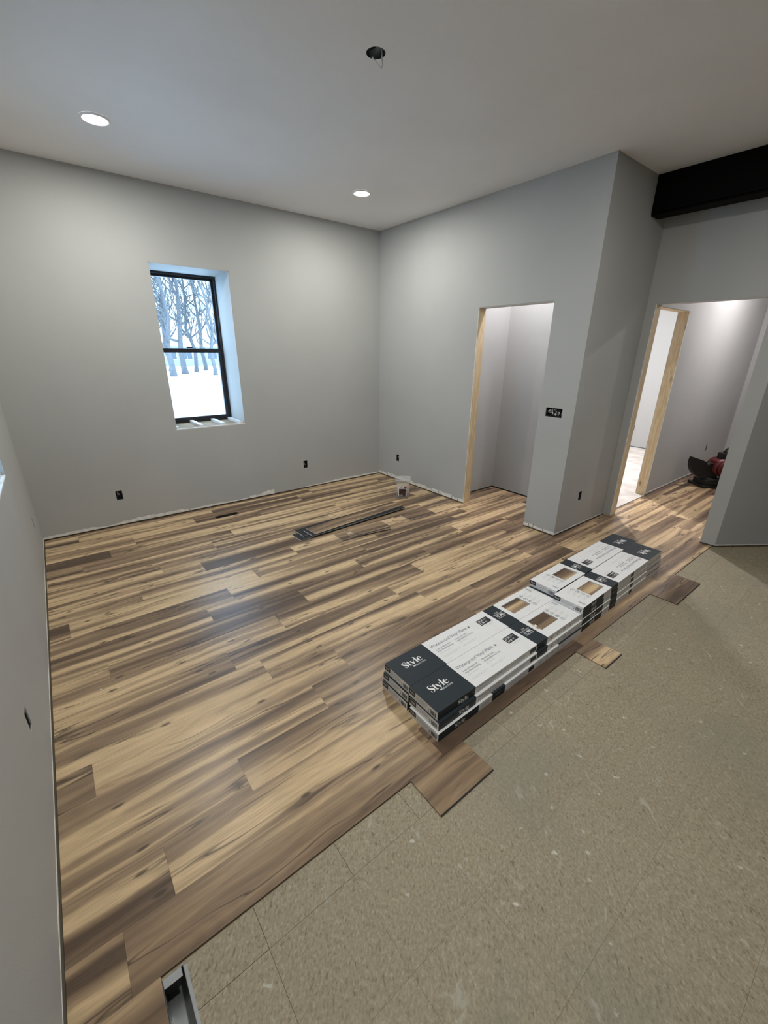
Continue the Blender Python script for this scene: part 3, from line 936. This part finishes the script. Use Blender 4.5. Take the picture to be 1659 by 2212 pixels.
def carton_print():
    P = Print()
    X, Y, Z = (1, 0, 0), (0, 1, 0), (0, 0, 1)
    T = (0, 0, BH)
    def txt(key, s, size, x, y, org=T, u=X, v=Y, bold=False, lift=.0004):
        P.add(key, text_poly(s, size, bold), org, u, v, 1, (x, y), lift)
    def bars(key, x, y, w, n, dy, th=.0022, org=T, u=X, v=Y):
        r = random.Random(int(x * 1000) + n)
        for i in range(n):
            xx = x
            while xx < x + w * (.72 if i == n - 1 else 1):
                l = r.uniform(.006, .018)
                P.add(key, quad(xx, y - i * dy, min(xx + l, x + w), y - i * dy + th), org, u, v)
                xx += l + .0025
    # brand block
    P.add(('brand_lettering', 'white'), STYLE, T, X, Y, .0285, (.062, .004))
    txt(('brand_lettering', 'white'), 'SELECTIONS', .0125, .122, -.0135)
    # headline
    s = .290 / tw('Waterproof Vinyl Plank', 1.0)
    txt(('headline_print', 'text'), 'Waterproof Vinyl Plank', s, .275, .034)
    P.add(('water_icon', 'pale'), ringp(.583, .041, .0085, .0098), T, X, Y)
    P.add(('drop_icon', 'black'), ([(.583, .049), (.578, .040), (.580, .0355), (.586, .0355), (.588, .040)], [(0, 1, 2, 3, 4)]), T, X, Y)
    txt(('subtitle_print', 'grey'), '5 mm Waterproof', .0145, .285, .006, bold=True)
    txt(('subtitle_print', 'grey'), 'Vinyl Plank Flooring', .0145, .285, -.010, bold=True)
    bars(('fine_print', 'pale'), .285, -.026, .10, 1, .006)
    bars(('fine_print', 'pale'), .285, -.052, .125, 2, .007, .0016)
    txt(('subtitle_print', 'grey'), 'Planche de vinyle', .0145, .432, .006, bold=True)
    txt(('subtitle_print', 'grey'), 'imperméable de 5 mm', .0145, .432, -.010, bold=True)
    bars(('fine_print', 'pale'), .432, -.026, .085, 1, .006)
    bars(('fine_print', 'pale'), .432, -.052, .115, 2, .007, .0016)
    # coverage badge
    P.add(('coverage_badge', 'black'), quad(.655, .000, .748, .050), T, X, Y, lift=.0003)
    txt(('badge_lettering', 'white'), '23.31', .0215, .660, .029, lift=.0006, bold=True)
    txt(('badge_lettering', 'white'), '2.16', .0215, .660, .008, lift=.0006, bold=True)
    txt(('badge_lettering', 'white'), 'SQ FT', .010, .712, .033, lift=.0006)
    txt(('badge_lettering', 'white'), 'm²', .016, .704, .010, lift=.0006)
    bars(('fine_print', 'pale'), .675, -.012, .07, 2, .006, .0016)
    # navy band
    c = (S2 + S3) / 2
    for s, size, y, bold in (('HIGH', .0125, .030, False), ('PERFORMANCE', .0120, .016, False), ('12 MIL', .0260, -.006, True), ('WEARLAYER', .0125, -.020, False)):
        txt(('band_lettering', 'white'), s, size, c - tw(s, size, bold) / 2, y, bold=bold)
    # certification icons with captions
    for i, yy in enumerate((.051, .016, -.018, -.054)):
        P.add(('icon_ring', 'grey', i), ringp(1.113, yy, .0115, .0142), T, X, Y)
        if i in (0, 1): P.add(('icon_glyph', 'grey'), disc(1.113, yy, .006), T, X, Y)
        if i == 2: P.add(('icon_glyph', 'grey'), merge([quad(1.104, yy - .007, 1.110, yy + .004), quad(1.112, yy - .005, 1.121, yy + .008)]), T, X, Y)
        if i == 3: P.add(('icon_glyph', 'grey'), stroke([(1.106, yy), (1.111, yy - .006), (1.121, yy + .007)], .003), T, X, Y)
        bars(('fine_print', 'pale'), 1.137, yy + .006, .045, 3, .007, .0016)
    for q in range(3): P.add(('corner_stripes', 'grey'), quad(1.215 + q * .006, .045, 1.218 + q * .006, .086), T, X, Y)
    # ends: brand tag, small print, barcode
    for en, (org, u) in enumerate((((0, BW / 2, 0), (0, -1, 0)), ((BL, -BW / 2, 0), (0, 1, 0)))):
        P.add(('end_tag', 'black', en), quad(.000, .016, .047, BH - .001), org, u, Z, lift=.0003)
        P.add(('end_tag_lettering', 'white', en), STYLE, org, u, Z, .0072, (.008, .027), lift=.0006)
        bars(('end_print', 'grey', 2), .053, .036, .075, 4, .006, .0016, org, u, Z)
        bars(('fine_print', 'pale'), .006, .009, .12, 1, .006, .0016, org, u, Z)
        r = random.Random(5)
        xx = .150
        while xx < .186:
            w = r.choice((.0012, .002, .003)); P.add(('barcode', 'black', en), quad(xx, .008, xx + w, .032), org, u, Z); xx += w + r.choice((.001, .0018))
        P.add(('end_print', 'grey', en), merge([quad(.136, .010, .143, .017), quad(.136, .020, .143, .027)]), org, u, Z)
    # long side A
    org = (0, -BW / 2, 0)
    P.add(('side_lettering', 'white', 0), STYLE, org, X, Z, .0165, (.135, .012)); txt(('side_lettering', 'white', 0), 'SELECTIONS', .0075, .17, .005, org, X, Z)
    txt(('side_print', 'grey'), 'Waterproof Vinyl Plank', .020, .272, .026, org, X, Z)
    bars(('side_print', 'grey'), .272, .014, .17, 2, .007, .0022, org, X, Z)
    bars(('fine_print', 'pale'), .46, .030, .20, 4, .007, .0016, org, X, Z)
    P.add(('side_badge', 'black', 0), quad(.712, .010, .766, .040), org, X, Z)
    bars(('side_print', 'grey'), .722, .030, .034, 3, .006, .0018, org, X, Z)
    for i in range(4):
        P.add(('side_icon', 'grey'), ringp(.925 + i * .068, .024, .009, .0115), org, X, Z); P.add(('side_icon', 'grey'), disc(.925 + i * .068, .022, .0045), org, X, Z)
    bars(('fine_print', 'pale'), 1.16, .030, .08, 3, .007, .0016, org, X, Z)
    # long side B (reads the other way round)
    org = (BL, BW / 2, 0); U = (-1, 0, 0)
    P.add(('side_lettering', 'white', 1), STYLE, org, U, Z, .0165, (.11, .012)); txt(('side_lettering', 'white', 1), 'SELECTIONS', .0075, .145, .005, org, U, Z)
    bars(('side_print', 'grey'), .295, .034, .075, 4, .007, .0018, org, U, Z)
    bars(('side_print', 'grey'), .41, .030, .05, 2, .008, .0024, org, U, Z)
    P.add(('side_badge', 'black', 1), quad(.70, .010, .75, .040), org, U, Z)
    bars(('fine_print', 'pale'), .53, .034, .14, 4, .007, .0018, org, U, Z)
    for i in range(5):
        P.add(('side_icon', 'grey'), ringp(.82 + i * .06, .024, .009, .0115), org, U, Z)
    return P
INKS = {'white': M_WHITEINK, 'text': M_TEXTINK, 'grey': M_GREYINK, 'pale': M_LGREYINK, 'black': M_BLACKINK}

def carton_meshes():
    out = []
    bm = carton_faces()
    es = [e_ for e_ in bm.edges if len(e_.link_faces) == 2 and e_.calc_face_angle(0) > 1.2 and
          (abs(e_.verts[0].co.z) < 1e-6 or abs(e_.verts[0].co.z - BH) < 1e-6) and not (WX0 - .01 < e_.verts[0].co.x < WX1 + .01 and abs(e_.verts[0].co.y) < BW / 2 - .01)]
    me = bpy.data.meshes.new('carton_shell'); bmesh.ops.recalc_face_normals(bm, faces=bm.faces); bm.to_mesh(me); bm.free()
    for m in (M_WHITE, M_NAVY): me.materials.append(m)
    out.append(('carton_shell', me))
    bm = bmesh.new()
    add_box(bm, WX0 - .01, WX1 + .01, WY0 - .01, WY1 + .01, BH - .011, BH - .0055)
    me = bpy.data.meshes.new('plank_sample'); bm.to_mesh(me); bm.free(); me.materials.append(M_PLANK)
    out.append(('plank_sample', me))
    bm = bmesh.new()      # dark printed rim round the cut-out
    for a, b, c, d in ((WX0 - .002, WX1 + .002, WY0 - .002, WY0), (WX0 - .002, WX1 + .002, WY1, WY1 + .002), (WX0 - .002, WX0, WY0, WY1), (WX1, WX1 + .002, WY0, WY1)):
        add_box(bm, a, b, c, d, BH - .001, BH + .0003)
    me = bpy.data.meshes.new('window_rim'); bm.to_mesh(me); bm.free(); me.materials.append(M_GREYINK)
    out.append(('window_rim', me))
    P = carton_print()
    for k_, (V, Fc) in P.d.items():
        nm, ink = k_[:2]
        me = bpy.data.meshes.new(nm); me.from_pydata([tuple(v) for v in V], [], Fc); me.materials.append(INKS[ink]); me.update()
        out.append((nm, me))
    return out
CM = carton_meshes()
MULTI = {'brand_lettering', 'headline_print', 'subtitle_print', 'fine_print', 'badge_lettering', 'band_lettering', 'icon_glyph', 'barcode', 'end_tag_lettering', 'side_lettering', 'side_print', 'end_print', 'end_stripes', 'side_icon', 'corner_stripes'}
def carton(x, y, layer, label, flip=False, rz=0.0, z=None):
    """x, y: near end (facing the tile side of the camera) and centre line of the carton"""
    e = empty('flooring_carton')
    z = layer * (BH + .0008) + .0002 if z is None else z
    if flip:
        e.matrix_world = Matrix.Translation((x, y, z)) @ Matrix.Rotation(rz, 4, 'Z') @ Matrix.Translation((BL, 0, 0)) @ Matrix.Rotation(math.pi, 4, 'Z')
    else:
        e.matrix_world = Matrix.Translation((x, y, z)) @ Matrix.Rotation(rz, 4, 'Z')
    for nm, me in CM:
        o = link(bpy.data.objects.new(nm, me), e)
        if nm in MULTI: o['kind'] = 'stuff'
        o.color = (rng.random(), -.25 + .3 * rng.random(), 0, 1)
    return tag(e, label, 'carton', 'cartons of vinyl plank stacked on the new floor')
YL, YR = -3.399, -3.5975
NEAR, FAR = 'stack with large navy brand blocks at its duct end', 'taller stack towards the hallway'
carton(-2.494, YL - .003, 0, 'bottom carton in wall-side column of the lower three-high stack')
carton(-2.487, YL - .002, 1, 'middle carton in wall-side column of the lower three-high stack')
carton(-2.478, YL + .001, 2, 'top carton of the lower stack with navy brand block, on the window side')
carton(-2.500, YR - .026, 0, 'bottom carton of lower stack beside bare tile, its band nearer the brand block', flip=True, rz=.006)
carton(-2.490, YR - .014, 1, 'middle carton of lower stack in the column beside bare tile', rz=.004)
torn = carton(-2.484, YR + .001, 2, 'top carton of lower stack with navy brand block and torn sample window, beside bare tile')
o = from_data('torn_notch', [(x, y, BH + .0005) for x, y in ((WX0 + .001, .030), (WX0 - .009, .028), (WX0 - .012, .012), (WX0 - .007, .004), (WX0 - .016, -.008), (WX0 - .013, -.022), (WX0 - .003, -.027), (WX0 + .001, -.026))],
              [(0, 1, 2, 3, 4, 5, 6, 7)], M_PLANK, torn)
o.color = (.31, -.1, 0, 1)
o = from_data('torn_flap', [(WX0 - .012, .012, BH + .0008), (WX0 - .007, .004, BH + .0008), (WX0 - .016, -.008, BH + .0008), (WX0 + .004, -.004, BH + .006), (WX0 + .003, .010, BH + .007)],
              [(0, 1, 3, 4), (1, 2, 3)], M_WHITE, torn)
RZ = .018
carton(-1.212, -3.399, 0, 'bottom carton of the four-high stack in the window-side column', flip=True, rz=RZ)
carton(-1.214, -3.398, 1, 'second carton up of the four-high stack in the window-side column', flip=True, rz=RZ)
carton(-1.216, -3.399, 2, 'third carton up in window-side column of four-high stack, navy end peeking out', rz=RZ)
carton(-1.194, -3.396, 3, 'top carton of the four-high stack in the column towards the closet', flip=True, rz=RZ)
carton(-1.222, -3.608, 0, 'bottom carton of the four-high stack beside bare tile', flip=True, rz=RZ)
carton(-1.218, -3.604, 1, 'second carton up of the four-high stack beside bare tile', flip=True, rz=RZ)
carton(-1.218, -3.600, 2, 'third carton up of the four-high stack beside bare tile', flip=True, rz=RZ)
carton(-1.236, -3.603, 3, 'top carton of the four-high stack overhanging the lower stack beside bare tile', flip=True, rz=RZ + .004)

# ------------------------------------------------------------------ loose planks and offcuts
def loose(x, y, z, length, ang, label, face_up=True, pitch=0.0, name='loose_plank', width=PW - .004, tone=.35, group=None):
    """x, y: centre of the left end"""
    e = empty(name)
    T = .0052
    M = Matrix.Translation((x, y, z)) @ Matrix.Rotation(math.radians(ang), 4, 'Z') @ Matrix.Rotation(math.radians(pitch), 4, 'Y')
    e.matrix_world = M
    h = width / 2
    sgn = (lambda a, b: (a, b)) if face_up else (lambda a, b: (T - b, T - a))
    za, zb = sgn(.0012, .0042); bx('core', M_CORE, e, 0, length, -h, h, za, zb)
    za, zb = sgn(.0042, .0052); fo = bx('wear_layer', M_PLANK, e, .002, length, -h + .001, h, za, zb)
    fo.color = (rng.random(), tone, 0, 1)
    za, zb = sgn(0, .0012); bx('backing', M_BACKING, e, .003, length, -h + .002, h, za, zb)
    bm = bmesh.new()      # dark locking tongue along one long edge
    za, zb = sgn(.0014, .0030)
    add_box(bm, .003, length - .001, -h - .004, -h + .0005, za, zb)
    from_bm('locking_tongue', bm, M_BACKING, e)
    return tag(e, label, 'plank', group)
loose(-2.000, -1.332, .0002, PL, 3.0, 'black-backed plank lying face down at the bottom of the loose pile', False)
loose(-1.940, -1.262, .0058, PL, 3.4, 'face-down plank with pale end edge, second in the loose pile', False)
loose(-1.872, -1.330, .0114, PL, 3.0, 'face-down plank directly under the brown one of the loose pile', False)
loose(-1.832, -1.311, .0172, PL - .02, 5.3, 'brown wood-grain plank lying face up on top of the loose pile', True, tone=-.35)
loose(-1.683, -1.558, .0002, .46, -4.0, 'brown plank offcut at the bottom of the small offcut pile', tone=-.2, name='plank_offcut')
loose(-1.566, -1.556, .0058, .43, -9.0, 'pale-edged plank offcut in the middle of the small offcut pile', tone=.45, name='plank_offcut')
loose(-1.524, -1.562, .0114, .40, -3.0, 'tan streaked plank offcut on top of the small offcut pile', tone=.5, name='plank_offcut')
loose(-.842, -1.563, .0002, .36, -2.5, 'single brown plank offcut lying by itself before the closet opening', tone=-.2, name='plank_offcut')
def edge_piece(x0, x1, label, tone):
    e = empty('edge_offcut', (x0, FRONT - PW / 2, 0))
    o = bx('wear_layer', M_PLANK, e, 0, x1 - x0, -PW / 2 + .004, PW / 2 - .001, -.0040, .0004); o.color = (rng.random(), tone, 0, 1)
    bx('backing', M_BACKING, e, 0.001, x1 - x0 - .001, -PW / 2 + .0045, PW / 2 - .001, -.0052, -.0040)
    bx('locking_tongue', M_BACKING, e, .001, x1 - x0 - .001, -PW / 2 - .001, -PW / 2 + .0045, -.0050, -.0020)
    return tag(e, label, 'plank')
edge_piece(-2.718, -2.404, 'short brown plank piece locked to floor edge by the navy brand blocks', -.05)
edge_piece(-1.408, -1.216, 'smallest square plank piece locked to floor edge beside the cartons', -.05)
edge_piece(-.362, .110, 'plank piece with dark blotch locked to floor edge by the far carton stack', .15)

# ------------------------------------------------------------------ plastic tub
def tub():
    th = math.atan2(CAM.y + 1.01, CAM.x + .42) + math.pi / 2      # front face turned to the room
    e = empty('plastic_tub', (-.415, -1.015, .0002), th)
    def rsq(h, r, n=5):
        P = []
        for cx, cy, a in ((h - r, h - r, 0), (-h + r, h - r, 90), (-h + r, -h + r, 180), (h - r, -h + r, 270)):
            P += [(cx + r * math.cos(math.radians(a + 90 * i / n)), cy + r * math.sin(math.radians(a + 90 * i / n))) for i in range(n + 1)]
        return P
    def loft(name, prof, mat, cap0=False, cap1=False):
        bm = bmesh.new(); rings = []
        for h, r, z in prof: rings.append([bm.verts.new((x, y, z)) for x, y in rsq(h, r)])
        for A, B in zip(rings, rings[1:]):
            for q in range(len(A)): f = bm.faces.new((A[q], A[(q + 1) % len(A)], B[(q + 1) % len(A)], B[q])); f.smooth = True
        if cap0: bm.faces.new(rings[0][::-1])
        if cap1: bm.faces.new(rings[-1])
        return from_bm(name, bm, mat, e)
    loft('tub_wall', [(.068, .018, 0), (.072, .02, .01), (.080, .022, .195)], M_TUB, True)
    loft('rim', [(.081, .022, .193), (.089, .024, .197), (.089, .024, .222), (.092, .026, .224), (.092, .026, .238), (.086, .024, .240), (.084, .022, .225), (.080, .022, .195)], M_TUB)
    loft('screws', [(.064, .016, .003), (.067, .018, .035), (.05, .015, .045)], M_RUST, True, True)
    def yf(z): return -(.0722 + (.008) * (z - .01) / .185) - .001
    def panel(name, x0, x1, z0, z1, mat, lift):
        V = [(x0, yf(z0) - lift, z0), (x1, yf(z0) - lift, z0), (x1, yf(z1) - lift, z1), (x0, yf(z1) - lift, z1)]
        V += [(x, y + .0008, z) for x, y, z in V]
        return fix_normals(from_data(name, V, [(0, 1, 2, 3), (7, 6, 5, 4), (0, 4, 5, 1), (1, 5, 6, 2), (2, 6, 7, 3), (3, 7, 4, 0)], mat, e))
    panel('label', -.054, .046, .030, .150, M_WHITEINK, .001)
    panel('label_picture', -.044, .036, .030, .126, M_LABELBROWN, .0018)
    panel('label_flash', .014, .046, .130, .152, M_LABELRED, .0018)
    panel('label_emblem', -.030, -.002, .134, .145, M_GREYINK, .0018)
    panel('label_strip', -.022, .050, .098, .106, M_BLACKINK, .0026)
    panel('label_line', -.040, .004, .044, .050, M_LGREYINK, .0026)
    return tag(e, 'clear plastic tub of screws with red and white label', 'tub')
tub()

# ------------------------------------------------------------------ power tool in the hallway
def saw():
    ang = math.atan2(_rt.y, _rt.x)
    e = empty('miter_saw', (3.33 - .150, -3.26 + .118, .0002), ang)
    bm = bmesh.new()
    add_box(bm, -.16, .24, -.10, .20, 0, .035, bevel=.008)
    add_box(bm, -.13, .20, -.08, .16, .03, .10, bevel=.012)
    lathe(bm, [(.14, .10), (.14, .125), (.001, .125)], 28, (.03, .04, 0))
    from_bm('base', bm, M_TOOLBLACK, e)
    bm = bmesh.new()      # curved guard sweeping up at the free end
    n = 14
    A, B = [], []
    for i in range(n + 1):
        a = math.radians(270 - 100 * i / n)
        A.append((-.10 + .24 * math.cos(a), .345 + .23 * math.sin(a)))
    prof = A + [(-.33, .40)] + [(-.20, .36), (-.12, .325), (-.02, .315), (.04, .30), (.04, .12)]
    f0 = [bm.verts.new((x, -.03, z)) for x, z in prof]; f1 = [bm.verts.new((x, .05, z)) for x, z in prof]
    bm.faces.new(f0); bm.faces.new(f1[::-1])
    for i in range(len(prof)):
        bm.faces.new((f0[i], f1[i], f1[(i + 1) % len(prof)], f0[(i + 1) % len(prof)]))
    bmesh.ops.recalc_face_normals(bm, faces=bm.faces)
    from_bm('blade_guard', bm, M_TOOLBLACK, e)
    bm = bmesh.new()
    add_cyl(bm, (.06, -.10, .27), (.06, .10, .27), .115, .115, 28)
    add_cyl(bm, (.06, -.13, .27), (.06, -.10, .27), .085, .115, 28)
    add_box(bm, -.04, .20, -.06, .06, .20, .36, bevel=.02)
    from_bm('motor_housing', bm, M_RED, e)
    bm = bmesh.new()
    for q in range(5): add_box(bm, .01 + q * .022, .02 + q * .022, -.133, -.128, .235, .305)
    from_bm('cooling_slots', bm, M_TOOLBLACK, e)
    bm = bmesh.new()
    add_box(bm, .02, .20, -.045, .055, .36, .46, bevel=.015)
    tube(bm, [(.06, 0, .44), (.10, 0, .50), (.17, 0, .53), (.23, 0, .50), (.24, 0, .42)], .022, 10)
    from_bm('handle', bm, M_TOOLBLACK, e)
    bm = bmesh.new()
    tube(bm, [(.07, -.028, .475), (.11, -.028, .515), (.16, -.028, .530)], .007, 8)
    from_bm('trigger_stripe', bm, M_YELLOW, e)
    bm = bmesh.new()
    add_cyl(bm, (-.13, -.035, .318), (-.13, -.05, .318), .016, .016, 14)
    add_cyl(bm, (.11, -.050, .40), (.11, -.062, .40), .012, .012, 14)
    from_bm('bolt', bm, M_GALV, e)
    return tag(e, 'black and dark red miter saw on hallway floor', 'power tool')
saw()

# crumbs of drywall on the planks
for (x, y), lb in (((-3.68, -2.292), 'white drywall crumb on planks, the one farther from the bare tile'), ((-3.672, -2.427), 'white drywall crumb on planks, the one nearer the bare tile')):
    bm = bmesh.new()
    bmesh.ops.create_icosphere(bm, subdivisions=2, radius=.0045)
    for v in bm.verts: v.co = Vector((v.co.x * rng.uniform(.8, 1.3), v.co.y * rng.uniform(.6, 1.0), v.co.z * .6))
    o = from_bm('drywall_crumb', bm, M_WHITEINK); o.location = (x, y, .0022)
    tag(o, lb, 'crumb')

# ------------------------------------------------------------------ outdoors
GZ = -0.55
yard = bx('snow_ground', M_SNOW, None, -120, 120, -120, 160, GZ - .3, GZ)
tag(yard, 'snow covered yard outside the windows', 'ground', kind='structure')
RMAX = 1.52     # crown radius: the trees stand close together
def tree(x, y, hgt, r0, seed, label, lean=0.0, fork=None):
    r = random.Random(seed)
    e = empty('bare_tree', (x, y, GZ))
    trunk = bmesh.new(); br = bmesh.new()
    pts = [Vector((lean * t * hgt + r.uniform(-.4, .4) * min(1, t * 4), r.uniform(-.3, .3) * min(1, t * 4), t * hgt)) for t in (0, .04, .15, .3, .45, .6, .8, 1)]
    pts[0] = Vector((0, 0, -.1))
    rad = [r0 * 1.2, r0 * .9, r0 * .8, r0 * .66, r0 * .52, r0 * .40, r0 * .25, r0 * .08]
    tube(trunk, pts, rad, 9)
    def grow(p, d, ln, rr, depth):
        P, R = [p], [rr]
        q = p.copy(); dd = d.copy()
        n = 4
        for i in range(n):
            dd = (dd + Vector((r.uniform(-.25, .25), r.uniform(-.25, .25), r.uniform(-.08, .2)))).normalized()
            q = q + dd * ln / n
            hr = math.hypot(q.x, q.y)
            if hr > .3:
                kq = RMAX * math.tanh(hr / RMAX) / hr
                q = Vector((q.x * kq, q.y * kq, q.z))
            P.append(q.copy()); R.append(rr * (1 - .75 * (i + 1) / n))
        tube(br, P, R, 5 if depth < 2 else 3)
        if depth < 3:
            for i in range(4 if depth == 0 else 3):
                t = r.uniform(.3, 1)
                k_ = min(int(t * n), n - 1)
                s = P[k_].lerp(P[k_ + 1], t * n - k_)
                nd = (dd + Vector((r.uniform(-1, 1), r.uniform(-1, 1), r.uniform(-.3, .9))) * .9).normalized()
                grow(s, nd, ln * r.uniform(.4, .65), max(rr * .42, .012), depth + 1)
    for i in range(22):
        t = r.uniform(.14, .95)
        k_ = 0
        zz = t * hgt
        for j in range(len(pts) - 1):
            if pts[j].z <= zz <= pts[j + 1].z:
                s = pts[j].lerp(pts[j + 1], (zz - pts[j].z) / (pts[j + 1].z - pts[j].z)); rr = rad[j]
        a = r.uniform(0, 6.283)
        grow(s, Vector((math.cos(a), math.sin(a), r.uniform(.2, .9))).normalized(), hgt * r.uniform(.18, .36), rr * .55, 0)
    from_bm('trunk', trunk, M_BARK, e); from_bm('branches', br, M_BARK, e)
    return tag(e, label, 'tree', 'bare trees beyond the snowy yard')
TL = 'leafless grey tree standing beyond the snowy yard outside the window'
# positions by direction from the camera through the window, standing on the snow about 40 m away
for i, (x, y, h_, rr, ln) in enumerate(((5.5, 37.0, 15, .27, 0), (9.1, 37.0, 13, .20, 0), (7.3, 40.3, 15, .30, 0), (10.9, 40.3, 16, .27, 0), (5.6, 43.6, 14, .22, 0),
                                        (9.2, 43.6, 14, .22, 0), (12.8, 43.6, 15, .25, 0), (7.5, 46.9, 15, .24, 0), (11.1, 46.9, 15, .25, 0), (3.7, 40.3, 13, .20, 0),
                                        (-.6, 43.6, 15, .28, 0), (-4.2, 40.3, 14, .26, 0), (-8.5, 44.0, 15, .27, 0))):
    tree(x, y, h_, rr, 20 + i, TL, ln)
# neighbouring house
hs = empty('neighbour_house', (12, 63, GZ))
def hp(name, mat, parent, *d): return bx(name, mat, parent, *d)
hp('wall', M_SIDING, hs, -14, 10, 0, 8, 0, 2.7)
bm = bmesh.new()
v = [bm.verts.new(p) for p in ((-14.5, -.5, 2.6), (10.5, -.5, 2.6), (10.5, 8.5, 2.6), (-14.5, 8.5, 2.6), (-14.5, 4, 4.6), (10.5, 4, 4.6))]
for f in ((0, 1, 5, 4), (2, 3, 4, 5), (0, 4, 3), (1, 2, 5), (0, 3, 2, 1)): bm.faces.new([v[i] for i in f])
from_bm('roof', bm, M_ROOF, hs)
for x0 in (-10.5, -6.2, -1.4, 0.7, 4.2):
    wv = hp('window', M_HTRIM, hs, x0 - .1, x0 + 1.4, -.06, .02, .85, 2.25)
    hp('pane', M_HGLASS, wv, x0, x0 + .62, -.09, -.05, .95, 2.15)
    hp('pane', M_HGLASS, wv, x0 + .68, x0 + 1.3, -.09, -.05, .95, 2.15)
tag(hs, 'pale low house with paired windows behind the trees', 'house')
